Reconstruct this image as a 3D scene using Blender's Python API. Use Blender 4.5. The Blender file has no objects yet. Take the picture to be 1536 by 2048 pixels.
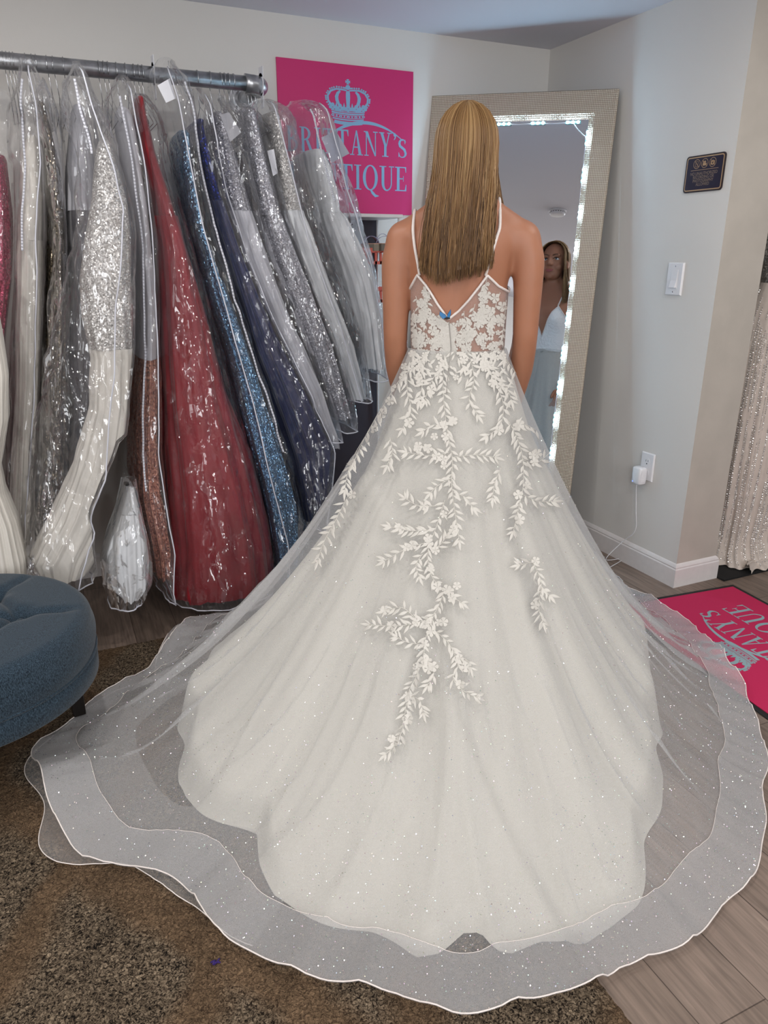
import bpy, bmesh, math, random
import numpy as np
from mathutils import Vector, Matrix, noise
from mathutils.bvhtree import BVHTree
random.seed(7)
SC = bpy.context.scene
COL = SC.collection
PI = math.pi

# ------------------------------------------------------------------ camera
CAM_H = 1.30
FPX = 1460.0
PITCH = math.atan(511 / 1460.0)
YAW = math.radians(24.4)
FW = Vector((math.sin(YAW) * math.cos(PITCH), math.cos(YAW) * math.cos(PITCH), -math.sin(PITCH)))
RT = Vector((math.cos(YAW), -math.sin(YAW), 0))
UP = RT.cross(FW)
CAM = Vector((0, 0, CAM_H))
cd = bpy.data.cameras.new('camera')
cd.sensor_fit = 'HORIZONTAL'
cd.sensor_width = 36
cd.lens = 36 * FPX / 1536
cd.clip_start = 0.02
cam = bpy.data.objects.new('camera', cd)
COL.objects.link(cam)
cam.matrix_world = Matrix(((RT.x, UP.x, -FW.x, CAM.x), (RT.y, UP.y, -FW.y, CAM.y), (RT.z, UP.z, -FW.z, CAM.z), (0, 0, 0, 1)))
SC.camera = cam

# ------------------------------------------------------------------ world, lights, exposure
SC.view_settings.view_transform = 'Standard'
SC.view_settings.look = 'None'
SC.view_settings.exposure = 0.30
SC.view_settings.gamma = 1.0
SC.view_settings.use_curve_mapping = False
SC.cycles.transparent_max_bounces = 28
SC.cycles.max_bounces = 8
SC.cycles.sample_clamp_indirect = 6
w = bpy.data.worlds.new('world')
SC.world = w
w.use_nodes = True
w.node_tree.nodes['Background'].inputs[0].default_value = (0.90, 0.94, 1.0, 1)
w.node_tree.nodes['Background'].inputs[1].default_value = 0.23

def area(name, loc, target, size, power, color=(1, 1, 1), size_y=None, shape='RECTANGLE', spread=180):
    l = bpy.data.lights.new(name, 'AREA')
    l.energy = power
    l.color = color
    l.shape = shape
    l.size = size
    l.size_y = size_y or size
    l.spread = math.radians(spread)
    o = bpy.data.objects.new(name, l)
    COL.objects.link(o)
    o.location = loc
    d = Vector(target) - Vector(loc)
    o.rotation_euler = d.to_track_quat('-Z', 'Y').to_euler()
    return o
WARM = (1.0, 0.97, 0.935)
for lx, ly, lp_, ls in ((0.95, 0.75, 5, .13), (-0.75, 1.35, 7, .09), (0.05, 2.0, 5.5, .07), (1.60, -0.2, 8, .13), (-0.3, -0.6, 8, .13), (1.85, 1.35, 4, .09), (-1.2, 0.1, 8, .11), (0.45, -1.3, 9, .14)):
    area('ceiling_lamp_light', (lx, ly, 2.168), (lx, ly, 0), ls, lp_, WARM, shape='DISK')
area('fill_light', (-0.9, -2.46, 1.5), (-0.5, 0, 1.35), 1.5, 46, (0.95, 0.97, 1.0), size_y=1.3)  # soft frontal fill added to brighten walls and bags; no actual window
area('fill_light', (-2.55, 0.3, 1.5), (0, 0.6, 1.4), 1.3, 13, (0.93, 0.96, 1.0), size_y=1.2)  # extra fill from the left, added to lift the right wall
area('fill_light', (1.2, -2.46, 1.5), (1.1, 0, 1.35), 1.2, 30, (0.95, 0.97, 1.0), size_y=1.3)  # second added frontal fill, not an actual window either
area('ceiling_lamp_light', (3.3, 1.0, 2.1), (2.8, 2.0, 0.6), 0.3, 3.5, WARM, shape='DISK')

# ------------------------------------------------------------------ geometry helpers
def ray(px, py):
    return FW + RT * ((px - 768) / FPX) - UP * ((py - 1024) / FPX)
def onx(px, py, v):
    d = ray(px, py); return CAM + d * ((v - CAM.x) / d.x)
def ony(px, py, v):
    d = ray(px, py); return CAM + d * ((v - CAM.y) / d.y)
def onz(px, py, v=0.0):
    d = ray(px, py); return CAM + d * ((v - CAM.z) / d.z)
def onplane(px, py, p, n):
    d = ray(px, py); return CAM + d * ((p - CAM).dot(n) / d.dot(n))

def lerp(a, b, t): return a + (b - a) * t
def smooth(t):
    t = max(0.0, min(1.0, t)); return t * t * (3 - 2 * t)
def interp(x, xs, ys):
    return float(np.interp(x, xs, ys))

class MB:
    """collects geometry for one mesh"""
    def __init__(s):
        s.v = []; s.f = []; s.mi = []; s.m = 0
    def add(s, vs, fs):
        o = len(s.v)
        s.v.extend([tuple(p) for p in vs])
        for f in fs:
            s.f.append([i + o for i in f]); s.mi.append(s.m)
        return s
    def box(s, x0, y0, z0, x1, y1, z1, M=None):
        vs = [Vector(p) for p in ((x0, y0, z0), (x1, y0, z0), (x1, y1, z0), (x0, y1, z0), (x0, y0, z1), (x1, y0, z1), (x1, y1, z1), (x0, y1, z1))]
        if M is not None: vs = [M @ p for p in vs]
        return s.add(vs, [(3, 2, 1, 0), (4, 5, 6, 7), (0, 1, 5, 4), (1, 2, 6, 5), (2, 3, 7, 6), (3, 0, 4, 7)])
    def tube(s, pts, r, n=6, closed=False, cap=True):
        pts = [Vector(p) for p in pts]
        m = len(pts)
        rs = r if isinstance(r, (list, tuple)) else [r] * m
        vs = []
        nrm = None
        for i in range(m):
            a = pts[(i - 1) % m] if (i > 0 or closed) else pts[i]
            b = pts[(i + 1) % m] if (i < m - 1 or closed) else pts[i]
            t = b - a
            if t.length < 1e-9: t = Vector((0, 0, 1))
            t.normalize()
            if nrm is None:
                nrm = t.orthogonal().normalized()
            else:
                nrm = nrm - t * nrm.dot(t)
                nrm = nrm.normalized() if nrm.length > 1e-6 else t.orthogonal().normalized()
            bn = t.cross(nrm)
            for k in range(n):
                a_ = 2 * PI * k / n
                vs.append(pts[i] + (nrm * math.cos(a_) + bn * math.sin(a_)) * rs[i])
        fs = []
        for i in range(m if closed else m - 1):
            j = (i + 1) % m
            for k in range(n):
                l = (k + 1) % n
                fs.append((i * n + k, i * n + l, j * n + l, j * n + k))
        if cap and not closed:
            fs.append(tuple(range(n - 1, -1, -1)))
            fs.append(tuple((m - 1) * n + k for k in range(n)))
        return s.add(vs, fs)
    def lathe(s, prof, n=24, M=None):
        vs = []; fs = []
        for (r, z) in prof:
            for k in range(n):
                a = 2 * PI * k / n
                vs.append(Vector((r * math.cos(a), r * math.sin(a), z)))
        for i in range(len(prof) - 1):
            for k in range(n):
                l = (k + 1) % n
                fs.append((i * n + k, i * n + l, (i + 1) * n + l, (i + 1) * n + k))
        fs.append(tuple(range(n - 1, -1, -1))); fs.append(tuple((len(prof) - 1) * n + k for k in range(n)))
        if M is not None: vs = [M @ p for p in vs]
        return s.add(vs, fs)
    def ellipsoid(s, c, r, nu=20, nv=12, R=None):
        vs = []; fs = []
        for i in range(nv + 1):
            e = -PI / 2 + PI * i / nv
            for k in range(nu):
                a = 2 * PI * k / nu
                p = Vector((r[0] * math.cos(e) * math.cos(a), r[1] * math.cos(e) * math.sin(a), r[2] * math.sin(e)))
                if R is not None: p = R @ p
                vs.append(Vector(c) + p)
        for i in range(nv):
            for k in range(nu):
                l = (k + 1) % nu
                fs.append((i * nu + k, i * nu + l, (i + 1) * nu + l, (i + 1) * nu + k))
        return s.add(vs, fs)
    def grid(s, rows, closed=False):
        m = len(rows); n = len(rows[0])
        vs = [p for r in rows for p in r]
        fs = []
        for i in range(m - 1):
            for k in range(n if closed else n - 1):
                l = (k + 1) % n
                fs.append((i * n + k, i * n + l, (i + 1) * n + l, (i + 1) * n + k))
        return s.add(vs, fs)
    def poly(s, pts, M, h=0.0, flip=False):
        """flat polygon (2D pts) through matrix M, extruded by h along local z"""
        n = len(pts)
        a = [M @ Vector((p[0], p[1], h)) for p in pts]
        if h == 0: return s.add(a, [tuple(range(n))])
        b = [M @ Vector((p[0], p[1], 0)) for p in pts]
        fs = [tuple(range(n)), tuple(range(2 * n - 1, n - 1, -1))]
        for i in range(n):
            j = (i + 1) % n
            fs.append((i, n + i, n + j, j))
        return s.add(a + b, fs)
    def build(s, name, mats, parent=None, smooth=True, loc=None):
        me = bpy.data.meshes.new(name)
        me.from_pydata([tuple(p) for p in s.v], [], s.f)
        if not isinstance(mats, (list, tuple)): mats = [mats]
        for m in mats: me.materials.append(m)
        if len(mats) > 1:
            me.polygons.foreach_set('material_index', s.mi)
        me.polygons.foreach_set('use_smooth', [smooth] * len(me.polygons))
        me.update()
        o = bpy.data.objects.new(name, me)
        COL.objects.link(o)
        if parent is not None:
            o.parent = parent
            o.matrix_parent_inverse = Matrix.Translation(-parent.location)
        return o

def origin_to(o, p):
    p = Vector(p)
    o.data.transform(Matrix.Translation(-p)); o.location = p
    return o
def recalc(o):
    bm = bmesh.new(); bm.from_mesh(o.data)
    bmesh.ops.recalc_face_normals(bm, faces=bm.faces)
    bm.to_mesh(o.data); bm.free()
    return o
def bevel(o, width, seg=2, angle=40):
    m = o.modifiers.new('bevel', 'BEVEL'); m.width = width; m.segments = seg
    m.limit_method = 'ANGLE'; m.angle_limit = math.radians(angle)
    return o
def autosmooth(o, ang=35):
    bm = bmesh.new(); bm.from_mesh(o.data)
    for f in bm.faces: f.smooth = True
    for e in bm.edges:
        e.smooth = not (len(e.link_faces) == 2 and e.calc_face_angle(0) > math.radians(ang))
    bm.to_mesh(o.data); bm.free()
    return o
def empty(name, loc=(0, 0, 0)):
    o = bpy.data.objects.new(name, None)
    o.empty_display_size = 0.1
    COL.objects.link(o)
    o.location = loc
    return o
def tag(o, label, cat, group=None):
    o['label'] = label; o['category'] = cat
    if group: o['group'] = group
    return o
def struct(o):
    o['kind'] = 'structure'; return o
def apply_mods(o):
    dg = bpy.context.evaluated_depsgraph_get()
    me = bpy.data.meshes.new_from_object(o.evaluated_get(dg))
    mats = list(o.data.materials)
    o.modifiers.clear()
    o.data = me
    if not me.materials:
        for m in mats: me.materials.append(m)
    return o
def fbm(p, sc=1.0):
    return noise.fractal(Vector(p) * sc, 1.0, 2.0, 3)

# ------------------------------------------------------------------ materials
def mat(name):
    m = bpy.data.materials.new(name); m.use_nodes = True
    nt = m.node_tree; nt.nodes.clear()
    out = nt.nodes.new('ShaderNodeOutputMaterial')
    return m, nt, out
def nd(nt, t, **kw):
    n = nt.nodes.new(t)
    for k, v in kw.items():
        if k in n.inputs: n.inputs[k].default_value = v
        else: setattr(n, k, v)
    return n
def rgba(c): return (c[0], c[1], c[2], 1)
def srgb(r, g, b):
    f = lambda c: (c / 255 / 12.92) if c <= 10 else ((c / 255 + 0.055) / 1.055) ** 2.4
    return (f(r), f(g), f(b))
def simple(name, col, rough=0.5, metal=0.0, spec=0.5, bump=None, sheen=0, coat=0, var=None, sub=0):
    """principled; bump=(scale, strength, dist); var=(scale, amount) value variation"""
    m, nt, out = mat(name)
    b = nd(nt, 'ShaderNodeBsdfPrincipled')
    b.inputs['Base Color'].default_value = rgba(col)
    b.inputs['Roughness'].default_value = rough
    b.inputs['Metallic'].default_value = metal
    b.inputs['Specular IOR Level'].default_value = spec
    b.inputs['Sheen Weight'].default_value = sheen
    b.inputs['Coat Weight'].default_value = coat
    if sub:
        b.inputs['Subsurface Weight'].default_value = sub
        b.inputs['Subsurface Radius'].default_value = (0.02, 0.008, 0.004)
        b.inputs['Subsurface Scale'].default_value = 0.4
    nt.links.new(b.outputs[0], out.inputs[0])
    tc = nd(nt, 'ShaderNodeTexCoord')
    if bump:
        n = nd(nt, 'ShaderNodeTexNoise', Scale=bump[0], Detail=4.0)
        nt.links.new(tc.outputs['Object'], n.inputs['Vector'])
        bp = nd(nt, 'ShaderNodeBump', Strength=bump[1], Distance=bump[2])
        nt.links.new(n.outputs['Fac'], bp.inputs['Height'])
        nt.links.new(bp.outputs[0], b.inputs['Normal'])
    if var:
        n = nd(nt, 'ShaderNodeTexNoise', Scale=var[0], Detail=3.0)
        nt.links.new(tc.outputs['Object'], n.inputs['Vector'])
        h = nd(nt, 'ShaderNodeMapRange'); h.inputs['From Min'].default_value = 0.3; h.inputs['From Max'].default_value = 0.7
        h.inputs['To Min'].default_value = 1 - var[1]; h.inputs['To Max'].default_value = 1 + var[1]
        nt.links.new(n.outputs['Fac'], h.inputs[0])
        hs = nd(nt, 'ShaderNodeHueSaturation'); hs.inputs['Color'].default_value = rgba(col)
        nt.links.new(h.outputs[0], hs.inputs['Value'])
        nt.links.new(hs.outputs[0], b.inputs['Base Color'])
    return m
def emit(name, col, strength):
    m, nt, out = mat(name)
    e = nd(nt, 'ShaderNodeEmission', Strength=strength); e.inputs[0].default_value = rgba(col)
    nt.links.new(e.outputs[0], out.inputs[0])
    return m
def plastic_film(name, tint=(0.985, 0.985, 0.99), haze=0.045):
    """clear crinkled film: small flat facets, each turned its own way"""
    m, nt, out = mat(name)
    tc = nd(nt, 'ShaderNodeTexCoord')
    geo = nd(nt, 'ShaderNodeNewGeometry')
    wob = nd(nt, 'ShaderNodeTexNoise', Scale=9.0, Detail=2.0)
    nt.links.new(tc.outputs['Object'], wob.inputs['Vector'])
    ws = nd(nt, 'ShaderNodeVectorMath', operation='SCALE'); ws.inputs['Scale'].default_value = 0.10
    nt.links.new(wob.outputs['Color'], ws.inputs[0])
    wa = nd(nt, 'ShaderNodeVectorMath', operation='ADD')
    nt.links.new(tc.outputs['Object'], wa.inputs[0]); nt.links.new(ws.outputs[0], wa.inputs[1])
    acc = geo.outputs['Normal']
    for scale, zs, amt in ((26.0, 0.16, 0.62), (52.0, 0.40, 0.55)):
        mp = nd(nt, 'ShaderNodeMapping'); mp.inputs['Scale'].default_value = (1, 1, zs)
        nt.links.new(wa.outputs[0], mp.inputs[0])
        v = nd(nt, 'ShaderNodeTexVoronoi', Scale=scale)
        nt.links.new(mp.outputs[0], v.inputs['Vector'])
        sb = nd(nt, 'ShaderNodeVectorMath', operation='SUBTRACT'); sb.inputs[1].default_value = (.5, .5, .5)
        nt.links.new(v.outputs['Color'], sb.inputs[0])
        sc = nd(nt, 'ShaderNodeVectorMath', operation='SCALE'); sc.inputs['Scale'].default_value = amt
        nt.links.new(sb.outputs[0], sc.inputs[0])
        ad = nd(nt, 'ShaderNodeVectorMath', operation='ADD')
        nt.links.new(acc, ad.inputs[0]); nt.links.new(sc.outputs[0], ad.inputs[1]); acc = ad.outputs[0]
    no = nd(nt, 'ShaderNodeVectorMath', operation='NORMALIZE'); nt.links.new(acc, no.inputs[0])
    n1 = nd(nt, 'ShaderNodeTexNoise', Scale=45.0, Detail=1.0)
    nt.links.new(wa.outputs[0], n1.inputs['Vector'])
    bp = nd(nt, 'ShaderNodeBump', Strength=0.5, Distance=0.004)
    nt.links.new(n1.outputs['Fac'], bp.inputs['Height']); nt.links.new(no.outputs[0], bp.inputs['Normal'])
    tr = nd(nt, 'ShaderNodeBsdfTransparent'); tr.inputs[0].default_value = rgba(tint)
    df = nd(nt, 'ShaderNodeBsdfDiffuse'); df.inputs[0].default_value = (0.9, 0.9, 0.94, 1)
    tl = nd(nt, 'ShaderNodeBsdfTranslucent'); tl.inputs[0].default_value = (0.9, 0.9, 0.94, 1)
    md = nd(nt, 'ShaderNodeMixShader'); md.inputs[0].default_value = .5
    nt.links.new(df.outputs[0], md.inputs[1]); nt.links.new(tl.outputs[0], md.inputs[2])
    gl = nd(nt, 'ShaderNodeBsdfGlossy', Roughness=0.06); gl.inputs[0].default_value = (1, 1, 1, 1)
    nt.links.new(bp.outputs[0], gl.inputs['Normal'])
    m1 = nd(nt, 'ShaderNodeMixShader'); m1.inputs[0].default_value = haze
    nt.links.new(tr.outputs[0], m1.inputs[1]); nt.links.new(md.outputs[0], m1.inputs[2])
    fr = nd(nt, 'ShaderNodeFresnel', IOR=1.45)
    nt.links.new(bp.outputs[0], fr.inputs['Normal'])
    mm = nd(nt, 'ShaderNodeMath', operation='MULTIPLY_ADD'); mm.inputs[1].default_value = 0.50; mm.inputs[2].default_value = 0.055; mm.use_clamp = True
    nt.links.new(fr.outputs[0], mm.inputs[0])
    m2 = nd(nt, 'ShaderNodeMixShader')
    nt.links.new(mm.outputs[0], m2.inputs[0]); nt.links.new(m1.outputs[0], m2.inputs[1]); nt.links.new(gl.outputs[0], m2.inputs[2])
    nt.links.new(m2.outputs[0], out.inputs[0])
    return m
def sheer(name, col, alpha, edge=0.3, weave=0.0, gloss=0.0):
    """open mesh fabric: part of the light passes between the threads"""
    m, nt, out = mat(name)
    tr = nd(nt, 'ShaderNodeBsdfTransparent')
    df = nd(nt, 'ShaderNodeBsdfDiffuse'); df.inputs[0].default_value = rgba(col)
    tl = nd(nt, 'ShaderNodeBsdfTranslucent'); tl.inputs[0].default_value = rgba(col)
    ms = nd(nt, 'ShaderNodeMixShader'); ms.inputs[0].default_value = 0.35
    nt.links.new(df.outputs[0], ms.inputs[1]); nt.links.new(tl.outputs[0], ms.inputs[2])
    lw = nd(nt, 'ShaderNodeLayerWeight', Blend=0.35)
    ma = nd(nt, 'ShaderNodeMath', operation='MULTIPLY_ADD'); ma.inputs[1].default_value = edge; ma.inputs[2].default_value = alpha; ma.use_clamp = True
    nt.links.new(lw.outputs['Facing'], ma.inputs[0])
    fac = ma.outputs[0]
    if weave:
        tc = nd(nt, 'ShaderNodeTexCoord')
        n = nd(nt, 'ShaderNodeTexNoise', Scale=900.0, Detail=2.0)
        nt.links.new(tc.outputs['Object'], n.inputs['Vector'])
        mr = nd(nt, 'ShaderNodeMapRange'); mr.inputs['From Min'].default_value = 0.3; mr.inputs['From Max'].default_value = 0.7
        mr.inputs['To Min'].default_value = 1 - weave; mr.inputs['To Max'].default_value = 1 + weave
        nt.links.new(n.outputs['Fac'], mr.inputs[0])
        mu = nd(nt, 'ShaderNodeMath', operation='MULTIPLY'); mu.use_clamp = True
        nt.links.new(fac, mu.inputs[0]); nt.links.new(mr.outputs[0], mu.inputs[1]); fac = mu.outputs[0]
    mx = nd(nt, 'ShaderNodeMixShader')
    nt.links.new(fac, mx.inputs[0]); nt.links.new(tr.outputs[0], mx.inputs[1]); nt.links.new(ms.outputs[0], mx.inputs[2])
    nt.links.new(mx.outputs[0], out.inputs[0])
    return m
def sequin(name, col, scale=260, rough=0.22, base=None, metal=0.85):
    """sequinned cloth: small cells each tilted its own way"""
    m, nt, out = mat(name)
    tc = nd(nt, 'ShaderNodeTexCoord')
    v = nd(nt, 'ShaderNodeTexVoronoi', Scale=float(scale))
    nt.links.new(tc.outputs['Object'], v.inputs['Vector'])
    geo = nd(nt, 'ShaderNodeNewGeometry')
    sub = nd(nt, 'ShaderNodeVectorMath', operation='SUBTRACT'); sub.inputs[1].default_value = (0.5, 0.5, 0.5)
    nt.links.new(v.outputs['Color'], sub.inputs[0])
    sc = nd(nt, 'ShaderNodeVectorMath', operation='SCALE'); sc.inputs['Scale'].default_value = 1.1
    nt.links.new(sub.outputs[0], sc.inputs[0])
    ad = nd(nt, 'ShaderNodeVectorMath', operation='ADD')
    nt.links.new(geo.outputs['Normal'], ad.inputs[0]); nt.links.new(sc.outputs[0], ad.inputs[1])
    no = nd(nt, 'ShaderNodeVectorMath', operation='NORMALIZE'); nt.links.new(ad.outputs[0], no.inputs[0])
    b = nd(nt, 'ShaderNodeBsdfPrincipled')
    b.inputs['Metallic'].default_value = metal; b.inputs['Roughness'].default_value = rough
    mx = nd(nt, 'ShaderNodeMix', data_type='RGBA')
    mx.inputs[6].default_value = rgba(base or tuple(c * 0.35 for c in col)); mx.inputs[7].default_value = rgba(col)
    sp = nd(nt, 'ShaderNodeSeparateColor'); nt.links.new(v.outputs['Color'], sp.inputs[0])
    nt.links.new(sp.outputs[0], mx.inputs[0]); nt.links.new(mx.outputs[2], b.inputs['Base Color'])
    nt.links.new(no.outputs[0], b.inputs['Normal'])
    nt.links.new(b.outputs[0], out.inputs[0])
    return m

M_WALL = simple('wall_paint', srgb(214, 211, 206), 0.75, bump=(180, 0.08, 0.002), var=(3, 0.015))
M_CEIL = simple('ceiling_paint', srgb(215, 215, 222), 0.85)
M_TRIM = simple('white_trim_paint', srgb(215, 210, 208), 0.4, var=(40, 0.03))
M_WHITE = simple('white_plastic', srgb(225, 224, 226), 0.3)
M_BLACK = simple('black', srgb(14, 13, 14), 0.6)
M_WIRE = simple('hanger_wire', (0.55, 0.56, 0.58), 0.25, 1.0)
M_PIPE = simple('galvanised_pipe', (0.46, 0.47, 0.49), 0.34, 0.9, bump=(60, 0.15, 0.002), var=(30, 0.25))
M_FILM = plastic_film('clear_garment_bag_film')
M_PIPING = simple('white_bag_piping', srgb(196, 197, 206), 0.4)
M_CARD = simple('white_card', srgb(225, 226, 232), 0.6)
# ------------------------------------------------------------------ setting
WX = 2.245      # right wall face
WY = 3.139      # back wall face
WEND = 2.027    # free end of the right wall
CZ = 2.178      # ceiling

def plank_floor():
    m, nt, out = mat('grey_brown_vinyl_planks')
    tc = nd(nt, 'ShaderNodeTexCoord')
    mp = nd(nt, 'ShaderNodeMapping'); mp.inputs['Rotation'].default_value = (0, 0, PI / 2)
    nt.links.new(tc.outputs['Object'], mp.inputs[0])
    br = nd(nt, 'ShaderNodeTexBrick', Scale=1.0)
    br.inputs['Brick Width'].default_value = 1.2; br.inputs['Row Height'].default_value = 0.15
    br.inputs['Mortar Size'].default_value = 0.0012; br.inputs['Mortar Smooth'].default_value = 0.1
    br.inputs['Color1'].default_value = rgba(srgb(128, 112, 101)); br.inputs['Color2'].default_value = rgba(srgb(114, 99, 88))
    br.inputs['Mortar'].default_value = rgba(srgb(72, 60, 52)); br.inputs['Bias'].default_value = 0.0
    nt.links.new(mp.outputs[0], br.inputs['Vector'])
    mp2 = nd(nt, 'ShaderNodeMapping'); mp2.inputs['Scale'].default_value = (1, 0.06, 1)
    nt.links.new(tc.outputs['Object'], mp2.inputs[0])
    ns = nd(nt, 'ShaderNodeTexNoise', Scale=110.0, Detail=5.0, Distortion=0.6)
    nt.links.new(mp2.outputs[0], ns.inputs['Vector'])
    mp3 = nd(nt, 'ShaderNodeMapping'); mp3.inputs['Scale'].default_value = (1, 0.22, 1)
    nt.links.new(tc.outputs['Object'], mp3.inputs[0])
    n2 = nd(nt, 'ShaderNodeTexNoise', Scale=11.0, Detail=3.0, Distortion=1.5)
    nt.links.new(mp3.outputs[0], n2.inputs['Vector'])
    mr = nd(nt, 'ShaderNodeMapRange'); mr.inputs['From Min'].default_value = 0.3; mr.inputs['From Max'].default_value = 0.7
    mr.inputs['To Min'].default_value = 0.72; mr.inputs['To Max'].default_value = 1.22
    nt.links.new(ns.outputs['Fac'], mr.inputs[0])
    mr2 = nd(nt, 'ShaderNodeMapRange'); mr2.inputs['From Min'].default_value = 0.3; mr2.inputs['From Max'].default_value = 0.7
    mr2.inputs['To Min'].default_value = 0.85; mr2.inputs['To Max'].default_value = 1.15
    nt.links.new(n2.outputs['Fac'], mr2.inputs[0])
    mu = nd(nt, 'ShaderNodeMath', operation='MULTIPLY'); nt.links.new(mr.outputs[0], mu.inputs[0]); nt.links.new(mr2.outputs[0], mu.inputs[1])
    hs = nd(nt, 'ShaderNodeHueSaturation'); nt.links.new(br.outputs['Color'], hs.inputs['Color']); nt.links.new(mu.outputs[0], hs.inputs['Value'])
    b = nd(nt, 'ShaderNodeBsdfPrincipled'); b.inputs['Roughness'].default_value = 0.5
    b.inputs['Specular IOR Level'].default_value = 0.35
    nt.links.new(hs.outputs[0], b.inputs['Base Color'])
    bp = nd(nt, 'ShaderNodeBump', Strength=0.15, Distance=0.002); nt.links.new(ns.outputs['Fac'], bp.inputs['Height']); nt.links.new(bp.outputs[0], b.inputs['Normal'])
    nt.links.new(b.outputs[0], out.inputs[0])
    return m
M_FLOOR = plank_floor()
fl = MB().box(-3, -2.5, -0.06, 5.0, 4.6, 0.0).build('floor', M_FLOOR, smooth=False); struct(fl)
ce = MB().box(-3, -2.5, CZ, 5.0, 4.6, CZ + 0.06).build('ceiling', M_CEIL, smooth=False); struct(ce)
bw = MB().box(-3, WY, 0, WX + 0.1, WY + 0.12, CZ).build('wall_back', M_WALL, smooth=False); struct(bw)
M_WEND = simple('wall_end_tone', srgb(180, 173, 163), 0.7, bump=(150, 0.08, 0.002), var=(9, 0.05))  # end face is darker and warmer than the wall beside it
rw = MB(); rw.box(WX, WEND, 0, WX + 0.22, WY + 0.12, CZ)
rwo = rw.build('wall_right', [M_WALL, M_WEND], smooth=False)
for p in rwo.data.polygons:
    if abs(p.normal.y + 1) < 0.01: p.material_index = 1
struct(rwo)
M_DARK = simple('dark_far_wall', srgb(46, 40, 36), 0.8)
wl = MB().box(-2.75, -2.5, 0, -2.6, 4.6, CZ).build('wall_left', M_WALL, smooth=False); struct(wl)
wf = MB().box(-3, -2.65, 0, 5, -2.5, CZ).build('wall_front', M_WALL, smooth=False); struct(wf)
fw_ = MB().box(WX + 0.22, 3.9, 0, 5.0, 4.0, CZ).build('wall_far', simple('beige_far_wall', srgb(150, 140, 126), 0.8), smooth=False); struct(fw_)

def base_profile(pts, name):
    """baseboard: profile swept along a floor polyline; outward normal on the left of the path"""
    prof = [(0, 0), (0.013, 0), (0.013, 0.078), (0.010, 0.083), (0.0105, 0.088), (0.007, 0.095), (0.0035, 0.1), (0.0, 0.102)]
    rows = []
    n = len(pts)
    for i, p in enumerate(pts):
        p = Vector((p[0], p[1], 0))
        ds = []
        if i > 0: ds.append((p - Vector((*pts[i - 1], 0))).normalized())
        if i < n - 1: ds.append((Vector((*pts[i + 1], 0)) - p).normalized())
        ns = [Vector((d.y, -d.x, 0)) for d in ds]
        nn = sum(ns, Vector()); nn.normalize(); nn /= max(0.3, nn.dot(ns[0]))
        rows.append([p + nn * a + Vector((0, 0, z)) for a, z in prof])
    return autosmooth(MB().grid(rows).build(name, M_TRIM, smooth=False), 30)
struct(recalc(base_profile([(WX, WY), (WX, WEND), (WX + 0.22, WEND), (WX + 0.22, WY - 0.3)], 'baseboard_right')))
struct(recalc(base_profile([(-2.6, WY), (WX, WY)], 'baseboard_back')))

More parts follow.
